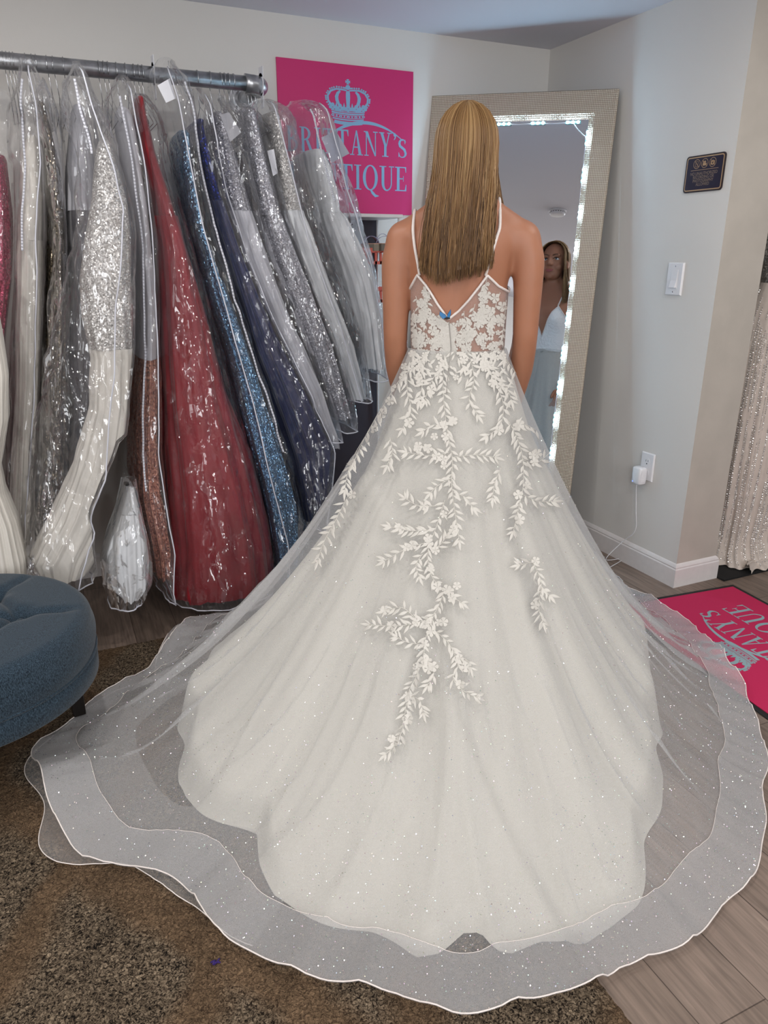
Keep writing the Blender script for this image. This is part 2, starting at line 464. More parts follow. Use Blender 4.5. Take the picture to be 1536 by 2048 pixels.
# ------------------------------------------------------------------ rug
def rug_mat():
    m, nt, out = mat('shaggy_rug_pile')
    tc = nd(nt, 'ShaderNodeTexCoord')
    n1 = nd(nt, 'ShaderNodeTexNoise', Scale=175.0, Detail=3.0, Distortion=1.2)
    n2 = nd(nt, 'ShaderNodeTexNoise', Scale=14.0, Detail=3.0)
    nt.links.new(tc.outputs['Object'], n1.inputs['Vector']); nt.links.new(tc.outputs['Object'], n2.inputs['Vector'])
    # tan lattice bands over grey-beige fields
    sx = nd(nt, 'ShaderNodeSeparateXYZ'); nt.links.new(tc.outputs['Object'], sx.inputs[0])
    wob = nd(nt, 'ShaderNodeTexNoise', Scale=5.0, Detail=2.0); nt.links.new(tc.outputs['Object'], wob.inputs['Vector'])
    def band(a, b, period, width):
        m1 = nd(nt, 'ShaderNodeMath', operation='MULTIPLY'); m1.inputs[1].default_value = a; nt.links.new(sx.outputs[0], m1.inputs[0])
        m2 = nd(nt, 'ShaderNodeMath', operation='MULTIPLY_ADD'); m2.inputs[1].default_value = b; nt.links.new(sx.outputs[1], m2.inputs[0]); nt.links.new(m1.outputs[0], m2.inputs[2])
        w_ = nd(nt, 'ShaderNodeMath', operation='MULTIPLY_ADD'); w_.inputs[1].default_value = 0.16; nt.links.new(wob.outputs['Fac'], w_.inputs[0]); nt.links.new(m2.outputs[0], w_.inputs[2])
        pp = nd(nt, 'ShaderNodeMath', operation='PINGPONG'); pp.inputs[1].default_value = period; nt.links.new(w_.outputs[0], pp.inputs[0])
        lt = nd(nt, 'ShaderNodeMapRange'); lt.inputs['From Min'].default_value = width; lt.inputs['From Max'].default_value = width + 0.045
        lt.inputs['To Min'].default_value = 1; lt.inputs['To Max'].default_value = 0
        nt.links.new(pp.outputs[0], lt.inputs[0]); return lt.outputs[0]
    b1 = band(1.0, 0.62, 0.23, 0.035); b2 = band(1.0, -0.62, 0.23, 0.03)
    mx = nd(nt, 'ShaderNodeMath', operation='MAXIMUM'); nt.links.new(b1, mx.inputs[0]); nt.links.new(b2, mx.inputs[1])
    r1 = nd(nt, 'ShaderNodeValToRGB')
    e = r1.color_ramp.elements
    e[0].position = 0.36; e[0].color = rgba(srgb(24, 20, 17)); e[1].position = 0.66; e[1].color = rgba(srgb(152, 134, 112))
    k = r1.color_ramp.elements.new(0.48); k.color = rgba(srgb(92, 79, 65))
    r2 = nd(nt, 'ShaderNodeValToRGB')
    e = r2.color_ramp.elements
    e[0].position = 0.3; e[0].color = rgba(srgb(64, 50, 38)); e[1].position = 0.66; e[1].color = rgba(srgb(132, 108, 84))
    nt.links.new(n1.outputs['Fac'], r1.inputs[0]); nt.links.new(n1.outputs['Fac'], r2.inputs[0])
    mc = nd(nt, 'ShaderNodeMix', data_type='RGBA')
    nt.links.new(mx.outputs[0], mc.inputs[0]); nt.links.new(r1.outputs[0], mc.inputs[6]); nt.links.new(r2.outputs[0], mc.inputs[7])
    mr = nd(nt, 'ShaderNodeMapRange'); mr.inputs['From Min'].default_value = 0.3; mr.inputs['From Max'].default_value = 0.7
    mr.inputs['To Min'].default_value = 0.8; mr.inputs['To Max'].default_value = 1.15
    nt.links.new(n2.outputs['Fac'], mr.inputs[0])
    hs = nd(nt, 'ShaderNodeHueSaturation'); nt.links.new(mc.outputs[2], hs.inputs['Color']); nt.links.new(mr.outputs[0], hs.inputs['Value'])
    b = nd(nt, 'ShaderNodeBsdfPrincipled'); b.inputs['Roughness'].default_value = 0.95; b.inputs['Specular IOR Level'].default_value = 0.1
    nt.links.new(hs.outputs[0], b.inputs['Base Color'])
    bp = nd(nt, 'ShaderNodeBump', Strength=1.0, Distance=0.012); nt.links.new(n1.outputs['Fac'], bp.inputs['Height']); nt.links.new(bp.outputs[0], b.inputs['Normal'])
    nt.links.new(b.outputs[0], out.inputs[0])
    return m
M_RUG = rug_mat()
RX0, RX1, RY0, RY1 = -0.85, 0.79, 0.45, 2.45
def rug():
    nx, ny = 330, 400
    rows = []
    for j in range(ny + 1):
        y = lerp(RY0, RY1, j / ny)
        r = []
        for i in range(nx + 1):
            x = lerp(RX0, RX1, i / nx)
            e = min(x - RX0, RX1 - x, y - RY0, RY1 - y)
            h = 0.010 * smooth(e / 0.012) + 0.0045 * noise.noise(Vector((x * 95, y * 95, 0))) * smooth(e / 0.01)
            r.append((x + 0.003 * noise.noise(Vector((x * 60, y * 60, 5))), y + 0.003 * noise.noise(Vector((x * 60, y * 60, 9))), max(0.001, h)))
        rows.append(r)
    mb = MB().grid(rows)
    return mb.build('rug', M_RUG)
rg = rug()
tag(rg, 'shaggy brown and beige patterned rug under the white gown train and blue ottoman', 'rug')

# purple lint scrap on the rug
lp = onz(432, 1925, 0.012)
lint = MB()
for k in range(7):
    a = random.uniform(0, 6.28)
    p0 = lp + Vector((random.uniform(-.005, .005), random.uniform(-.003, .003), random.uniform(0, .004)))
    lint.tube([p0 - Vector((math.cos(a), math.sin(a), 0)) * .005, p0 + Vector((0, 0, .002)), p0 + Vector((math.cos(a), math.sin(a), 0)) * .005], .0018, 5)
lo = lint.build('lint_scrap', simple('purple_lint', srgb(45, 22, 95), 0.8)); origin_to(lo, lp)
tag(lo, 'tiny dark purple scrap of lint lying on the rug', 'lint')

# ------------------------------------------------------------------ ottoman
def ottoman():
    c = Vector((-0.332, 2.005, 0)); R = 0.345
    m, nt, out = mat('blue_woven_upholstery')
    tc = nd(nt, 'ShaderNodeTexCoord')
    n1 = nd(nt, 'ShaderNodeTexNoise', Scale=620.0, Detail=2.0)
    mp = nd(nt, 'ShaderNodeMapping'); mp.inputs['Scale'].default_value = (1, 1, 0.3); nt.links.new(tc.outputs['Object'], mp.inputs[0])
    nt.links.new(mp.outputs[0], n1.inputs['Vector'])
    rp = nd(nt, 'ShaderNodeValToRGB'); e = rp.color_ramp.elements
    e[0].position = 0.32; e[0].color = rgba(srgb(13, 20, 29)); e[1].position = 0.68; e[1].color = rgba(srgb(58, 75, 88))
    nt.links.new(n1.outputs['Fac'], rp.inputs[0])
    b = nd(nt, 'ShaderNodeBsdfPrincipled'); b.inputs['Roughness'].default_value = 0.9; b.inputs['Specular IOR Level'].default_value = 0.15
    b.inputs['Sheen Weight'].default_value = 0.15
    nt.links.new(rp.outputs[0], b.inputs['Base Color'])
    bp = nd(nt, 'ShaderNodeBump', Strength=0.2, Distance=0.0015); nt.links.new(n1.outputs['Fac'], bp.inputs['Height']); nt.links.new(bp.outputs[0], b.inputs['Normal'])
    nt.links.new(b.outputs[0], out.inputs[0])
    root = empty('tufted_ottoman', c)
    tag(root, 'round blue fabric ottoman with tufted top and dark tapered leg', 'ottoman')
    # cushion with button tufts and creases
    btn = [(0.17 * math.cos(a), 0.17 * math.sin(a)) for a in [math.radians(d) for d in (-8, 52, 112, 172, 232, 292)]] + [(0, 0)]
    edges = []
    for i in range(6):
        edges.append((btn[i], btn[(i + 1) % 6])); edges.append((btn[i], btn[6]))
        a = math.radians(-8 + 60 * i); edges.append((btn[i], (0.33 * math.cos(a), 0.33 * math.sin(a))))
    def dseg(x, y, s):
        (x0, y0), (x1, y1) = s
        t = max(0, min(1, ((x - x0) * (x1 - x0) + (y - y0) * (y1 - y0)) / ((x1 - x0) ** 2 + (y1 - y0) ** 2)))
        return math.hypot(x - x0 - t * (x1 - x0), y - y0 - t * (y1 - y0))
    rows = []
    nr, na = 70, 144
    prof = []
    for i in range(nr + 1):
        t = i / nr
        prof.append(t)
    for t in prof:
        r_ = []
        for k in range(na):
            a = 2 * PI * k / na
            if t < 0.75:
                r = (R - 0.035) * t / 0.75; z = 0.415
                z -= 0.012 * (t / 0.75) ** 2
            else:
                q = (t - 0.75) / 0.25
                if q < 0.5:
                    an = q / 0.5 * PI / 2
                    r = R - 0.035 + 0.035 * math.sin(an); z = 0.403 - 0.045 * (1 - math.cos(an))
                else:
                    r = R + 0.006 * math.sin((q - 0.5) * 2 * PI); z = 0.358 - (q - 0.5) / 0.5 * 0.076
            x, y = r * math.cos(a), r * math.sin(a)
            if r < R - 0.0:
                d = min(dseg(x, y, s) for s in edges)
                db = min(math.hypot(x - bx, y - by) for bx, by in btn)
                k_ = 1 - smooth((r - 0.26) / 0.085)
                z -= k_ * (0.014 * math.exp(-(d / 0.012) ** 2) + 0.028 * math.exp(-(db / 0.03) ** 2))
            rr = 1 + 0.012 * math.sin(6 * a) * math.exp(-((z - 0.33) / 0.05) ** 2)
            r_.append((c.x + x * rr, c.y + y * rr, z))
        rows.append(r_)
    MB().grid(rows, closed=True).build('cushion', m, root)
    sk = MB()
    sk.lathe([(R - 0.05, 0.212), (R - 0.004, 0.212), (R + 0.001, 0.217), (R + 0.002, 0.25), (R, 0.281), (R - 0.05, 0.283)], 96, Matrix.Translation(c))
    sk.build('apron', m, root)
    pp = MB(); pp.tube([(c.x + (R + .001) * math.cos(2 * PI * k / 96), c.y + (R + .001) * math.sin(2 * PI * k / 96), 0.282) for k in range(96)], 0.0045, 6, closed=True)
    pp.build('piping', m, root)
    for i, bxy in enumerate(btn):
        bb = MB().ellipsoid((c.x + bxy[0], c.y + bxy[1], 0.385), (0.011, 0.011, 0.005), 12, 8)
        bb.build('button', m, root)
    ml = simple('dark_stained_wood', srgb(22, 17, 15), 0.35)
    for d in (8, 98, 188, 278):
        a = math.radians(d)
        cc = c + Vector((0.268 * math.cos(a), 0.268 * math.sin(a), 0))
        cs = Vector((0.008 * math.cos(a), 0.008 * math.sin(a), 0))
        lg = MB()
        vs = []
        ux = Vector((math.cos(a), math.sin(a), 0)); uy = Vector((-math.sin(a), math.cos(a), 0))
        for z, h in ((0.011 if True else 0, 0.016), (0.215, 0.024)):
            for sx_, sy_ in ((-1, -1), (1, -1), (1, 1), (-1, 1)):
                vs.append(cc + cs * (1 - z / 0.215) + ux * sx_ * h + uy * sy_ * h + Vector((0, 0, z)))
        lg.add(vs, [(3, 2, 1, 0), (4, 5, 6, 7), (0, 1, 5, 4), (1, 2, 6, 5), (2, 3, 7, 6), (3, 0, 4, 7)])
        o = lg.build('leg', ml, root, smooth=False); bevel(o, 0.003)
        o['label'] = 'dark wood leg'
ottoman()
# ------------------------------------------------------------------ the shop logo (drawn as flat shapes)
def ring(cx, cy, rx, ry, ix, iy, a0=0, a1=2 * PI, n=28):
    """list of quads between outer and inner ellipse"""
    q = []
    for k in range(n):
        a, b = lerp(a0, a1, k / n), lerp(a0, a1, (k + 1) / n)
        q.append([(cx + rx * math.cos(a), cy + ry * math.sin(a)), (cx + rx * math.cos(b), cy + ry * math.sin(b)),
                  (cx + ix * math.cos(b), cy + iy * math.sin(b)), (cx + ix * math.cos(a), cy + iy * math.sin(a))])
    return q
def stroke(pts, ws):
    q = []
    n = len(pts)
    L = []; R_ = []
    for i in range(n):
        a = pts[max(0, i - 1)]; b = pts[min(n - 1, i + 1)]
        dx, dy = b[0] - a[0], b[1] - a[1]; l = math.hypot(dx, dy) or 1
        w_ = (ws[i] if isinstance(ws, (list, tuple)) else ws) / 2
        L.append((pts[i][0] - dy / l * w_, pts[i][1] + dx / l * w_)); R_.append((pts[i][0] + dy / l * w_, pts[i][1] - dx / l * w_))
    for i in range(n - 1):
        q.append([R_[i], R_[i + 1], L[i + 1], L[i]])
    return q
def rect(x0, y0, x1, y1): return [[(x0, y0), (x1, y0), (x1, y1), (x0, y1)]]
def disc(cx, cy, r, n=14): return [[(cx + r * math.cos(2 * PI * k / n), cy + r * math.sin(2 * PI * k / n)) for k in range(n)]]
def arcpts(cx, cy, rx, ry, a0, a1, n=10):
    return [(cx + rx * math.cos(math.radians(lerp(a0, a1, k / n))), cy + ry * math.sin(math.radians(lerp(a0, a1, k / n)))) for k in range(n + 1)]
def bowl(x0, y0, y1, rx, w_, thin=0.055):
    cy = (y0 + y1) / 2; ry = (y1 - y0) / 2
    return ring(x0, cy, rx, ry, rx - w_, ry - thin, -PI / 2, PI / 2, 14)
G = {}
G['T'] = (.74, rect(.02, .94, .72, 1) + [[(.02, 1), (.02, .74), (.05, .74), (.11, .94)], [(.72, .94), (.63, .94), (.69, .74), (.72, .74)]] + rect(.295, 0, .445, 1) + rect(.18, 0, .56, .045))
G['A'] = (.78, [[(.10, 0), (.16, 0), (.41, .94), (.37, 1)], [(.52, 0), (.70, 0), (.43, 1), (.36, 1)]] + rect(.2, .3, .58, .35) + rect(0, 0, .26, .04) + rect(.44, 0, .78, .04))
G['N'] = (.86, rect(.12, 0, .175, 1) + rect(.67, 0, .725, 1) + [[(.06, 1), (.24, 1), (.725, 0), (.65, 0)]] + rect(0, .96, .2, 1) + rect(.02, 0, .28, .04) + rect(.56, .96, .84, 1))
G['Y'] = (.78, [[(.06, 1), (.24, 1), (.46, .45), (.32, .45)], [(.60, 1), (.66, 1), (.47, .42), (.41, .42)]] + rect(.31, 0, .46, .47) + rect(.19, 0, .58, .04) + rect(0, .96, .32, 1) + rect(.5, .96, .78, 1))
G["'"] = (.26, disc(.12, .93, .075) + stroke([(.17, .93), (.17, .84), (.12, .76), (.07, .72)], [.08, .07, .05, .02]))
sp_ = arcpts(.30, .75, .20, .22, 20, 180, 8) + [(.14, .62), (.28, .53), (.42, .43)] + arcpts(.28, .25, .22, .23, 15, -160, 9)[1:]
G['S'] = (.58, stroke(sp_, [.05] * 4 + [.08, .1, .12, .13, .14, .15, .15, .15, .14, .13] + [.1, .08] + [.05] * (len(sp_) - 16)) + [[(.47, .98), (.47, .74), (.44, .74), (.40, .9)], [(.05, .02), (.05, .28), (.08, .28), (.13, .1)]])
G['B'] = (.70, rect(.1, 0, .25, 1) + rect(0, .96, .3, 1) + rect(0, 0, .3, .04) + bowl(.25, .5, 1, .34, .14) + bowl(.25, 0, .54, .40, .15))
G['R'] = (.76, rect(.1, 0, .25, 1) + rect(0, .96, .3, 1) + rect(0, 0, .36, .04) + bowl(.25, .47, 1, .36, .14) + [[(.33, .5), (.48, .5), (.74, 0), (.57, 0)]] + rect(.56, 0, .78, .04))
G['I'] = (.40, rect(.12, 0, .27, 1) + rect(.01, .96, .38, 1) + rect(.01, 0, .38, .04))
G['O'] = (.86, ring(.42, .5, .41, .52, .25, .47))
G['Q'] = (.86, ring(.42, .5, .41, .52, .25, .47) + stroke([(.42, .02), (.54, -.12), (.70, -.24), (.88, -.24)], [.06, .13, .12, .03]))
G['U'] = (.82, rect(.12, .3, .27, 1) + rect(.64, .3, .695, 1) + rect(0, .96, .38, 1) + rect(.53, .96, .82, 1) + ring(.4075, .31, .2875, .33, .1375, .27, PI, 2 * PI, 16)[:8] + ring(.4075, .31, .2875, .33, .2325, .27, 1.5 * PI, 2 * PI, 10))
G['E'] = (.68, rect(.1, 0, .25, 1) + rect(0, .955, .62, 1) + rect(0, 0, .64, .045) + rect(.25, .49, .48, .535) + rect(.45, .40, .48, .63) + [[(.62, 1), (.55, .96), (.59, .77), (.62, .77)], [(.64, 0), (.64, .27), (.61, .27), (.55, .04)]])
G[' '] = (.35, [])
def word(text, x0, x1, y0, h, drop=None):
    """polys of a word set between x0 and x1"""
    tot = sum(G[c][0] for c in text) + 0.06 * (len(text) - 1)
    s = (x1 - x0) / tot
    x = x0; res = []
    for c in text:
        hh, yy = h, y0
        if c == 'S' and drop: hh, yy = h * 0.78, y0
        for p in G[c][1]:
            res.append([(x + a * s, yy + b * hh) for a, b in p])
        x += (G[c][0] + 0.06) * s
    return res
def crown(cx, cy, s):
    """crown emblem, unit width 1 -> s"""
    q = []
    # base bands, slightly bowed
    def bow(y, x, sag): return [(lerp(-x, x, k / 12), y - sag * (1 - (2 * k / 12 - 1) ** 2) * -1 * -1) for k in range(13)]
    q += stroke(bow(-.36, .33, .03), .075)
    q += stroke(bow(-.285, .365, .03), .03)
    q += stroke(bow(-.155, .385, .03), .035)
    q += stroke(bow(-.115, .395, .03), .02)
    for k in range(9):
        x = lerp(-.36, .36, k / 8); y = -.22 - .03 * (1 - (x / .37) ** 2)
        q += ring(x, y, .036 if k % 2 == 0 else .018, .026, .014 if k % 2 == 0 else .0, .010, n=10)
    q += stroke(bow(-.245, .37, .03), .012) + stroke(bow(-.19, .378, .03), .012)
    # fleurons
    for k, x in enumerate((-.36, -.19, 0, .19, .36)):
        y = -.06 - .02 * (1 - (x / .37) ** 2)
        q += disc(x, y + .055, .045) + disc(x - .05, y + .005, .038) + disc(x + .05, y + .005, .038) + disc(x, y - .03, .03)
    for x in (-.275, -.095, .095, .275):
        q += stroke([(x, -.12), (x, -.02), (x, .05)], [.05, .045, .005])
        q += ring(x - .045, -.075, .045, .05, .028, .033, PI, 2 * PI, 8) + ring(x + .045, -.075, .045, .05, .028, .033, PI, 2 * PI, 8)
    # arches
    for sg in (-1, 1):
        out_ = [(sg * .37, -.05), (sg * .46, .08), (sg * .47, .18), (sg * .40, .285), (sg * .27, .335), (sg * .12, .33), (sg * .03, .315)]
        q += stroke(out_, [.05, .045, .045, .045, .04, .035, .03])
        for k in range(15):
            t = k / 14 * (len(out_) - 2) + .5; i = int(t); f = t - i
            a, b = out_[i], out_[min(i + 1, len(out_) - 1)]
            dx, dy = b[0] - a[0], b[1] - a[1]; l = math.hypot(dx, dy)
            q += disc(lerp(a[0], b[0], f) + sg * dy / l * .045, lerp(a[1], b[1], f) - sg * dx / l * .045, .021, 8)
        inn = [(sg * .20, -.02), (sg * .255, .09), (sg * .265, .17), (sg * .235, .25), (sg * .18, .30)]
        q += stroke(inn, [.05, .075, .08, .065, .04])
    q += stroke([(0, -.03), (0, .06), (0, .17), (0, .27), (0, .31)], [.07, .085, .1, .095, .07])
    # orb and cross
    q += disc(0, .385, .055) + rect(-.05, .345, .05, .355)
    q += [[(-.012, .50), (.012, .50), (.035, .45), (-.035, .45)], [(-.012, .50), (.012, .50), (.03, .56), (-.03, .56)], [(.01, .493), (.01, .517), (.055, .535), (.055, .475)], [(-.01, .493), (-.01, .517), (-.055, .535), (-.055, .475)]]
    return [[(cx + a * s, cy + b * s * .9) for a, b in p] for p in q]
def swoosh(x0, x1, xp, yp):
    pts = [(lerp(x0, x1, k / 24), yp - 2.0 * (lerp(x0, x1, k / 24) - xp) ** 2) for k in range(25)]
    return stroke(pts, [0.002 + 0.011 * math.sin(PI * (k / 24) ** .8) for k in range(25)])
def logo_polys():
    q = crown(0.0, 0.132, 0.188)
    q += word("BRITTANY'S", -.270, .270, -.050, .093, drop=True)
    q += word("BOUTIQUE", -.262, .272, -.182, .096)
    q += swoosh(-.095, .252, .080, .074)
    return q
M_PINK = simple('pink_vinyl', srgb(196, 32, 104), 0.5)
M_LOGO = simple('pale_blue_lettering', srgb(128, 172, 204), 0.5)

# wall sign
def wall_sign():
    x0, x1, z0, z1 = 0.962, 1.556, 1.473, 2.030
    root = empty('wall_sign', ((x0 + x1) / 2, WY, (z0 + z1) / 2))
    tag(root, "pink boutique sign with blue crown and lettering on the white back wall", 'sign')
    b = MB().box(x0, WY - 0.007, z0, x1, WY - 0.0005, z1).build('panel', M_PINK, root, smooth=False)
    M = Matrix.Translation(((x0 + x1) / 2, WY - 0.0072, (z0 + z1) / 2)) @ Matrix(((1, 0, 0, 0), (0, 0, -1, 0), (0, 1, 0, 0), (0, 0, 0, 1)))
    lb = MB()
    for i, p in enumerate(logo_polys()): lb.poly(p, M, 0.0006 + (i % 37) * 6e-6)
    o = lb.build('lettering', M_LOGO, root, smooth=False); o['label'] = 'pale blue crown and lettering'
wall_sign()

# floor mat
def floor_mat():
    c = Vector((2.135, 1.512, 0)); r = Vector((0.095, 0.9955, 0)); u = Vector((-0.9955, 0.095, 0))
    root = empty('floor_mat', c); tag(root, 'pink logo mat with black rubber border on floor by the wall end', 'mat')
    M = Matrix(((r.x, u.x, 0, c.x), (r.y, u.y, 0, c.y), (0, 0, 1, 0), (0, 0, 0, 1)))
    hw, hh = 0.452, 0.305
    e = MB()
    e.poly([(-hw, -hh), (hw, -hh), (hw, hh), (-hw, hh)], M, 0.004)
    eb = e.build('rubber_border', simple('black_rubber', srgb(18, 17, 18), 0.6, bump=(300, .3, .002)), root, smooth=False); bevel(eb, .002)
    M2 = M @ Matrix.Translation((0, 0, 0.0041))
    t = MB().poly([(-hw + .02, -hh + .02), (hw - .02, -hh + .02), (hw - .02, hh - .02), (-hw + .02, hh - .02)], M2, 0.002)
    t.build('pink_pile', simple('pink_mat_pile', srgb(190, 25, 80), 0.9, bump=(700, .4, .002)), root, smooth=False)
    M3 = M2 @ Matrix.Translation((0, 0, 0.0022))
    lb = MB()
    for i, p in enumerate(logo_polys()): lb.poly([(a * 1.06, b * 1.06) for a, b in p], M3, 0.0004 + (i % 37) * 6e-6)
    lb.build('lettering', simple('grey_blue_mat_lettering', srgb(140, 165, 170), 0.9), root, smooth=False)
floor_mat()

# ------------------------------------------------------------------ mirror leaning across the corner
MN = Vector((-0.673, -0.730, 0.116)).normalized()
MP = Vector((1.942, 2.89, 1.937)) + MN * 0.018
mTR = onplane(1239, 177, MP, MN)
mBR = onplane(1139, 1000, MP, MN)
MD = (mBR - mTR).normalized()
ME = MD.cross(MN).normalized()
if ME.x > 0: ME = -ME
MWID = (onplane(864, 197, MP, MN) - mTR).dot(ME)
MLEN = -mTR.z / MD.z - 0.004
FWID = 0.105
def mpt(e, d, n=0.0): return mTR + ME * e + MD * d + MN * n
def mirror():
    base = mpt(MWID / 2, MLEN)
    root = empty('floor_mirror', base); tag(root, 'tall silver studded frame floor mirror leaning in the corner', 'mirror')
    m, nt, out = mat('studded_silver_gold_frame')
    tc = nd(nt, 'ShaderNodeTexCoord')
    sx = nd(nt, 'ShaderNodeSeparateXYZ'); nt.links.new(tc.outputs['Object'], sx.inputs[0])
    P = 2 * PI / 0.0068
    sn = []
    for i in (0, 2):
        mu = nd(nt, 'ShaderNodeMath', operation='MULTIPLY'); mu.inputs[1].default_value = P; nt.links.new(sx.outputs[i], mu.inputs[0])
        s_ = nd(nt, 'ShaderNodeMath', operation='SINE'); nt.links.new(mu.outputs[0], s_.inputs[0]); sn.append(s_)
    pr = nd(nt, 'ShaderNodeMath', operation='ADD'); nt.links.new(sn[0].outputs[0], pr.inputs[0]); nt.links.new(sn[1].outputs[0], pr.inputs[1])
    ph = nd(nt, 'ShaderNodeMapRange'); ph.inputs['From Min'].default_value = -1.2; ph.inputs['From Max'].default_value = 1.6
    nt.links.new(pr.outputs[0], ph.inputs[0])
    b = nd(nt, 'ShaderNodeBsdfPrincipled'); b.inputs['Metallic'].default_value = 0.8; b.inputs['Roughness'].default_value = 0.38
    mc = nd(nt, 'ShaderNodeMix', data_type='RGBA'); mc.inputs[6].default_value = rgba(srgb(168, 152, 134)); mc.inputs[7].default_value = rgba(srgb(240, 230, 212))
    nt.links.new(ph.outputs[0], mc.inputs[0]); nt.links.new(mc.outputs[2], b.inputs['Base Color'])
    bp = nd(nt, 'ShaderNodeBump', Strength=0.8, Distance=0.003); nt.links.new(ph.outputs[0], bp.inputs['Height']); nt.links.new(bp.outputs[0], b.inputs['Normal'])
    nt.links.new(b.outputs[0], out.inputs[0])
    # frame in its own axes so that the studs follow it: local x = e, z = -d, y = -n
    R = Matrix((( ME.x, -MN.x, -MD.x, mTR.x), (ME.y, -MN.y, -MD.y, mTR.y), (ME.z, -MN.z, -MD.z, mTR.z), (0, 0, 0, 1)))
    rows = []
    loops = [(0.0, 0.030), (0.0, 0.0), (0.004, -0.004), (FWID - 0.02, -0.002), (FWID, 0.004), (FWID, 0.03)]
    for ins, dep in loops:
        rows.append([(ins, dep, -ins), (MWID - ins, dep, -ins), (MWID - ins, dep, -MLEN + ins), (ins, dep, -MLEN + ins)])
    fb = MB().grid(rows, closed=True)
    fo = fb.build('frame', m, None, smooth=False)
    recalc(fo)
    fo.matrix_world = R
    fo.parent = root; fo.matrix_parent_inverse = Matrix.Translation(-root.location)
    gm, nt, out = mat('mirror_glass')
    g = nd(nt, 'ShaderNodeBsdfGlossy', Roughness=0.0); g.inputs[0].default_value = (0.88, 0.90, 0.93, 1)
    nt.links.new(g.outputs[0], out.inputs[0])
    i = FWID - 0.004
    gb = MB(); gb.add([mpt(i, i, -0.010), mpt(MWID - i, i, -0.010), mpt(MWID - i, MLEN - i, -0.010), mpt(i, MLEN - i, -0.010)], [(0, 1, 2, 3)])
    gb.build('mirror_glass', gm, root, smooth=False)
    bk = MB(); bk.add([mpt(.006, .006, -0.03), mpt(MWID - .006, .006, -0.03), mpt(MWID - .006, MLEN - .006, -0.03), mpt(.006, MLEN - .006, -0.03)], [(3, 2, 1, 0)])
    bk.build('backing_board', simple('brown_backing', srgb(60, 48, 40), 0.8), root, smooth=False)
mirror()
def led_string():
    i = FWID + 0.012
    root = empty('led_light_string', mpt(i, i, 0)); tag(root, 'string of bright white LED modules stuck around the mirror glass edge', 'light string')
    mcase = simple('led_module_case', srgb(96, 140, 142), 0.4)
    mled = emit('led_glow', (0.46, 0.76, 1.0), 140)
    mw = simple('white_led_wire', srgb(205, 205, 212), 0.5)
    path = []     # (e, d) going up left side, along top, down the right side
    mods = []
    for k in range(10): mods.append((MWID - i, 1.62 - k * 0.155, 'd'))
    for e_px in (938, 1008, 1076, 1146):
        q = onplane(e_px, 241, MP, MN) - mTR; mods.append((q.dot(ME), i, 'e'))
    for (px, py) in ((1174, 275), (1166, 350), (1159, 424), (1151, 496), (1142, 567), (1134, 637), (1125, 706), (1117, 774), (1109, 840), (1102, 906), (1094, 970), (1087, 1032)):
        q = onplane(px, py, MP, MN) - mTR
        mods.append((q.dot(ME), q.dot(MD), 'd'))
    wp = []
    for e_, d_, ax in mods:
        wp.append((e_, d_, 0.0))
    pts = []
    for a, b in zip(wp, wp[1:]):
        for t in (0, .25, .5, .75):
            sag = 0.004 * math.sin(PI * t)
            pts.append(mpt(lerp(a[0], b[0], t) + sag, lerp(a[1], b[1], t) + sag * .5, -0.0055))
    pts.append(mpt(wp[-1][0], wp[-1][1], -0.0055))
    MB().tube(pts, 0.0016, 6).build('wire', mw, root)
    for e_, d_, ax in mods:
        l, w_ = (0.031, 0.0062)
        de, dd = (l, w_) if ax == 'e' else (w_, l)
        cb = MB()
        vs = [mpt(e_ + sx * de, d_ + sy * dd, nn) for nn in (-0.0095, -0.004) for sx, sy in ((-1, -1), (1, -1), (1, 1), (-1, 1))]
        cb.add(vs, [(3, 2, 1, 0), (4, 5, 6, 7), (0, 1, 5, 4), (1, 2, 6, 5), (2, 3, 7, 6), (3, 0, 4, 7)])
        mo = cb.build('led_module', mcase, root, smooth=False); recalc(mo); bevel(mo, 0.002)
        for k in (-1, 0, 1):
            off = k * 0.021
            p = mpt(e_ + (off if ax == 'e' else 0), d_ + (0 if ax == 'e' else off), -0.0035)
            MB().ellipsoid(p, (0.0052, 0.0052, 0.0052), 10, 6).build('led', mled, mo)
led_string()

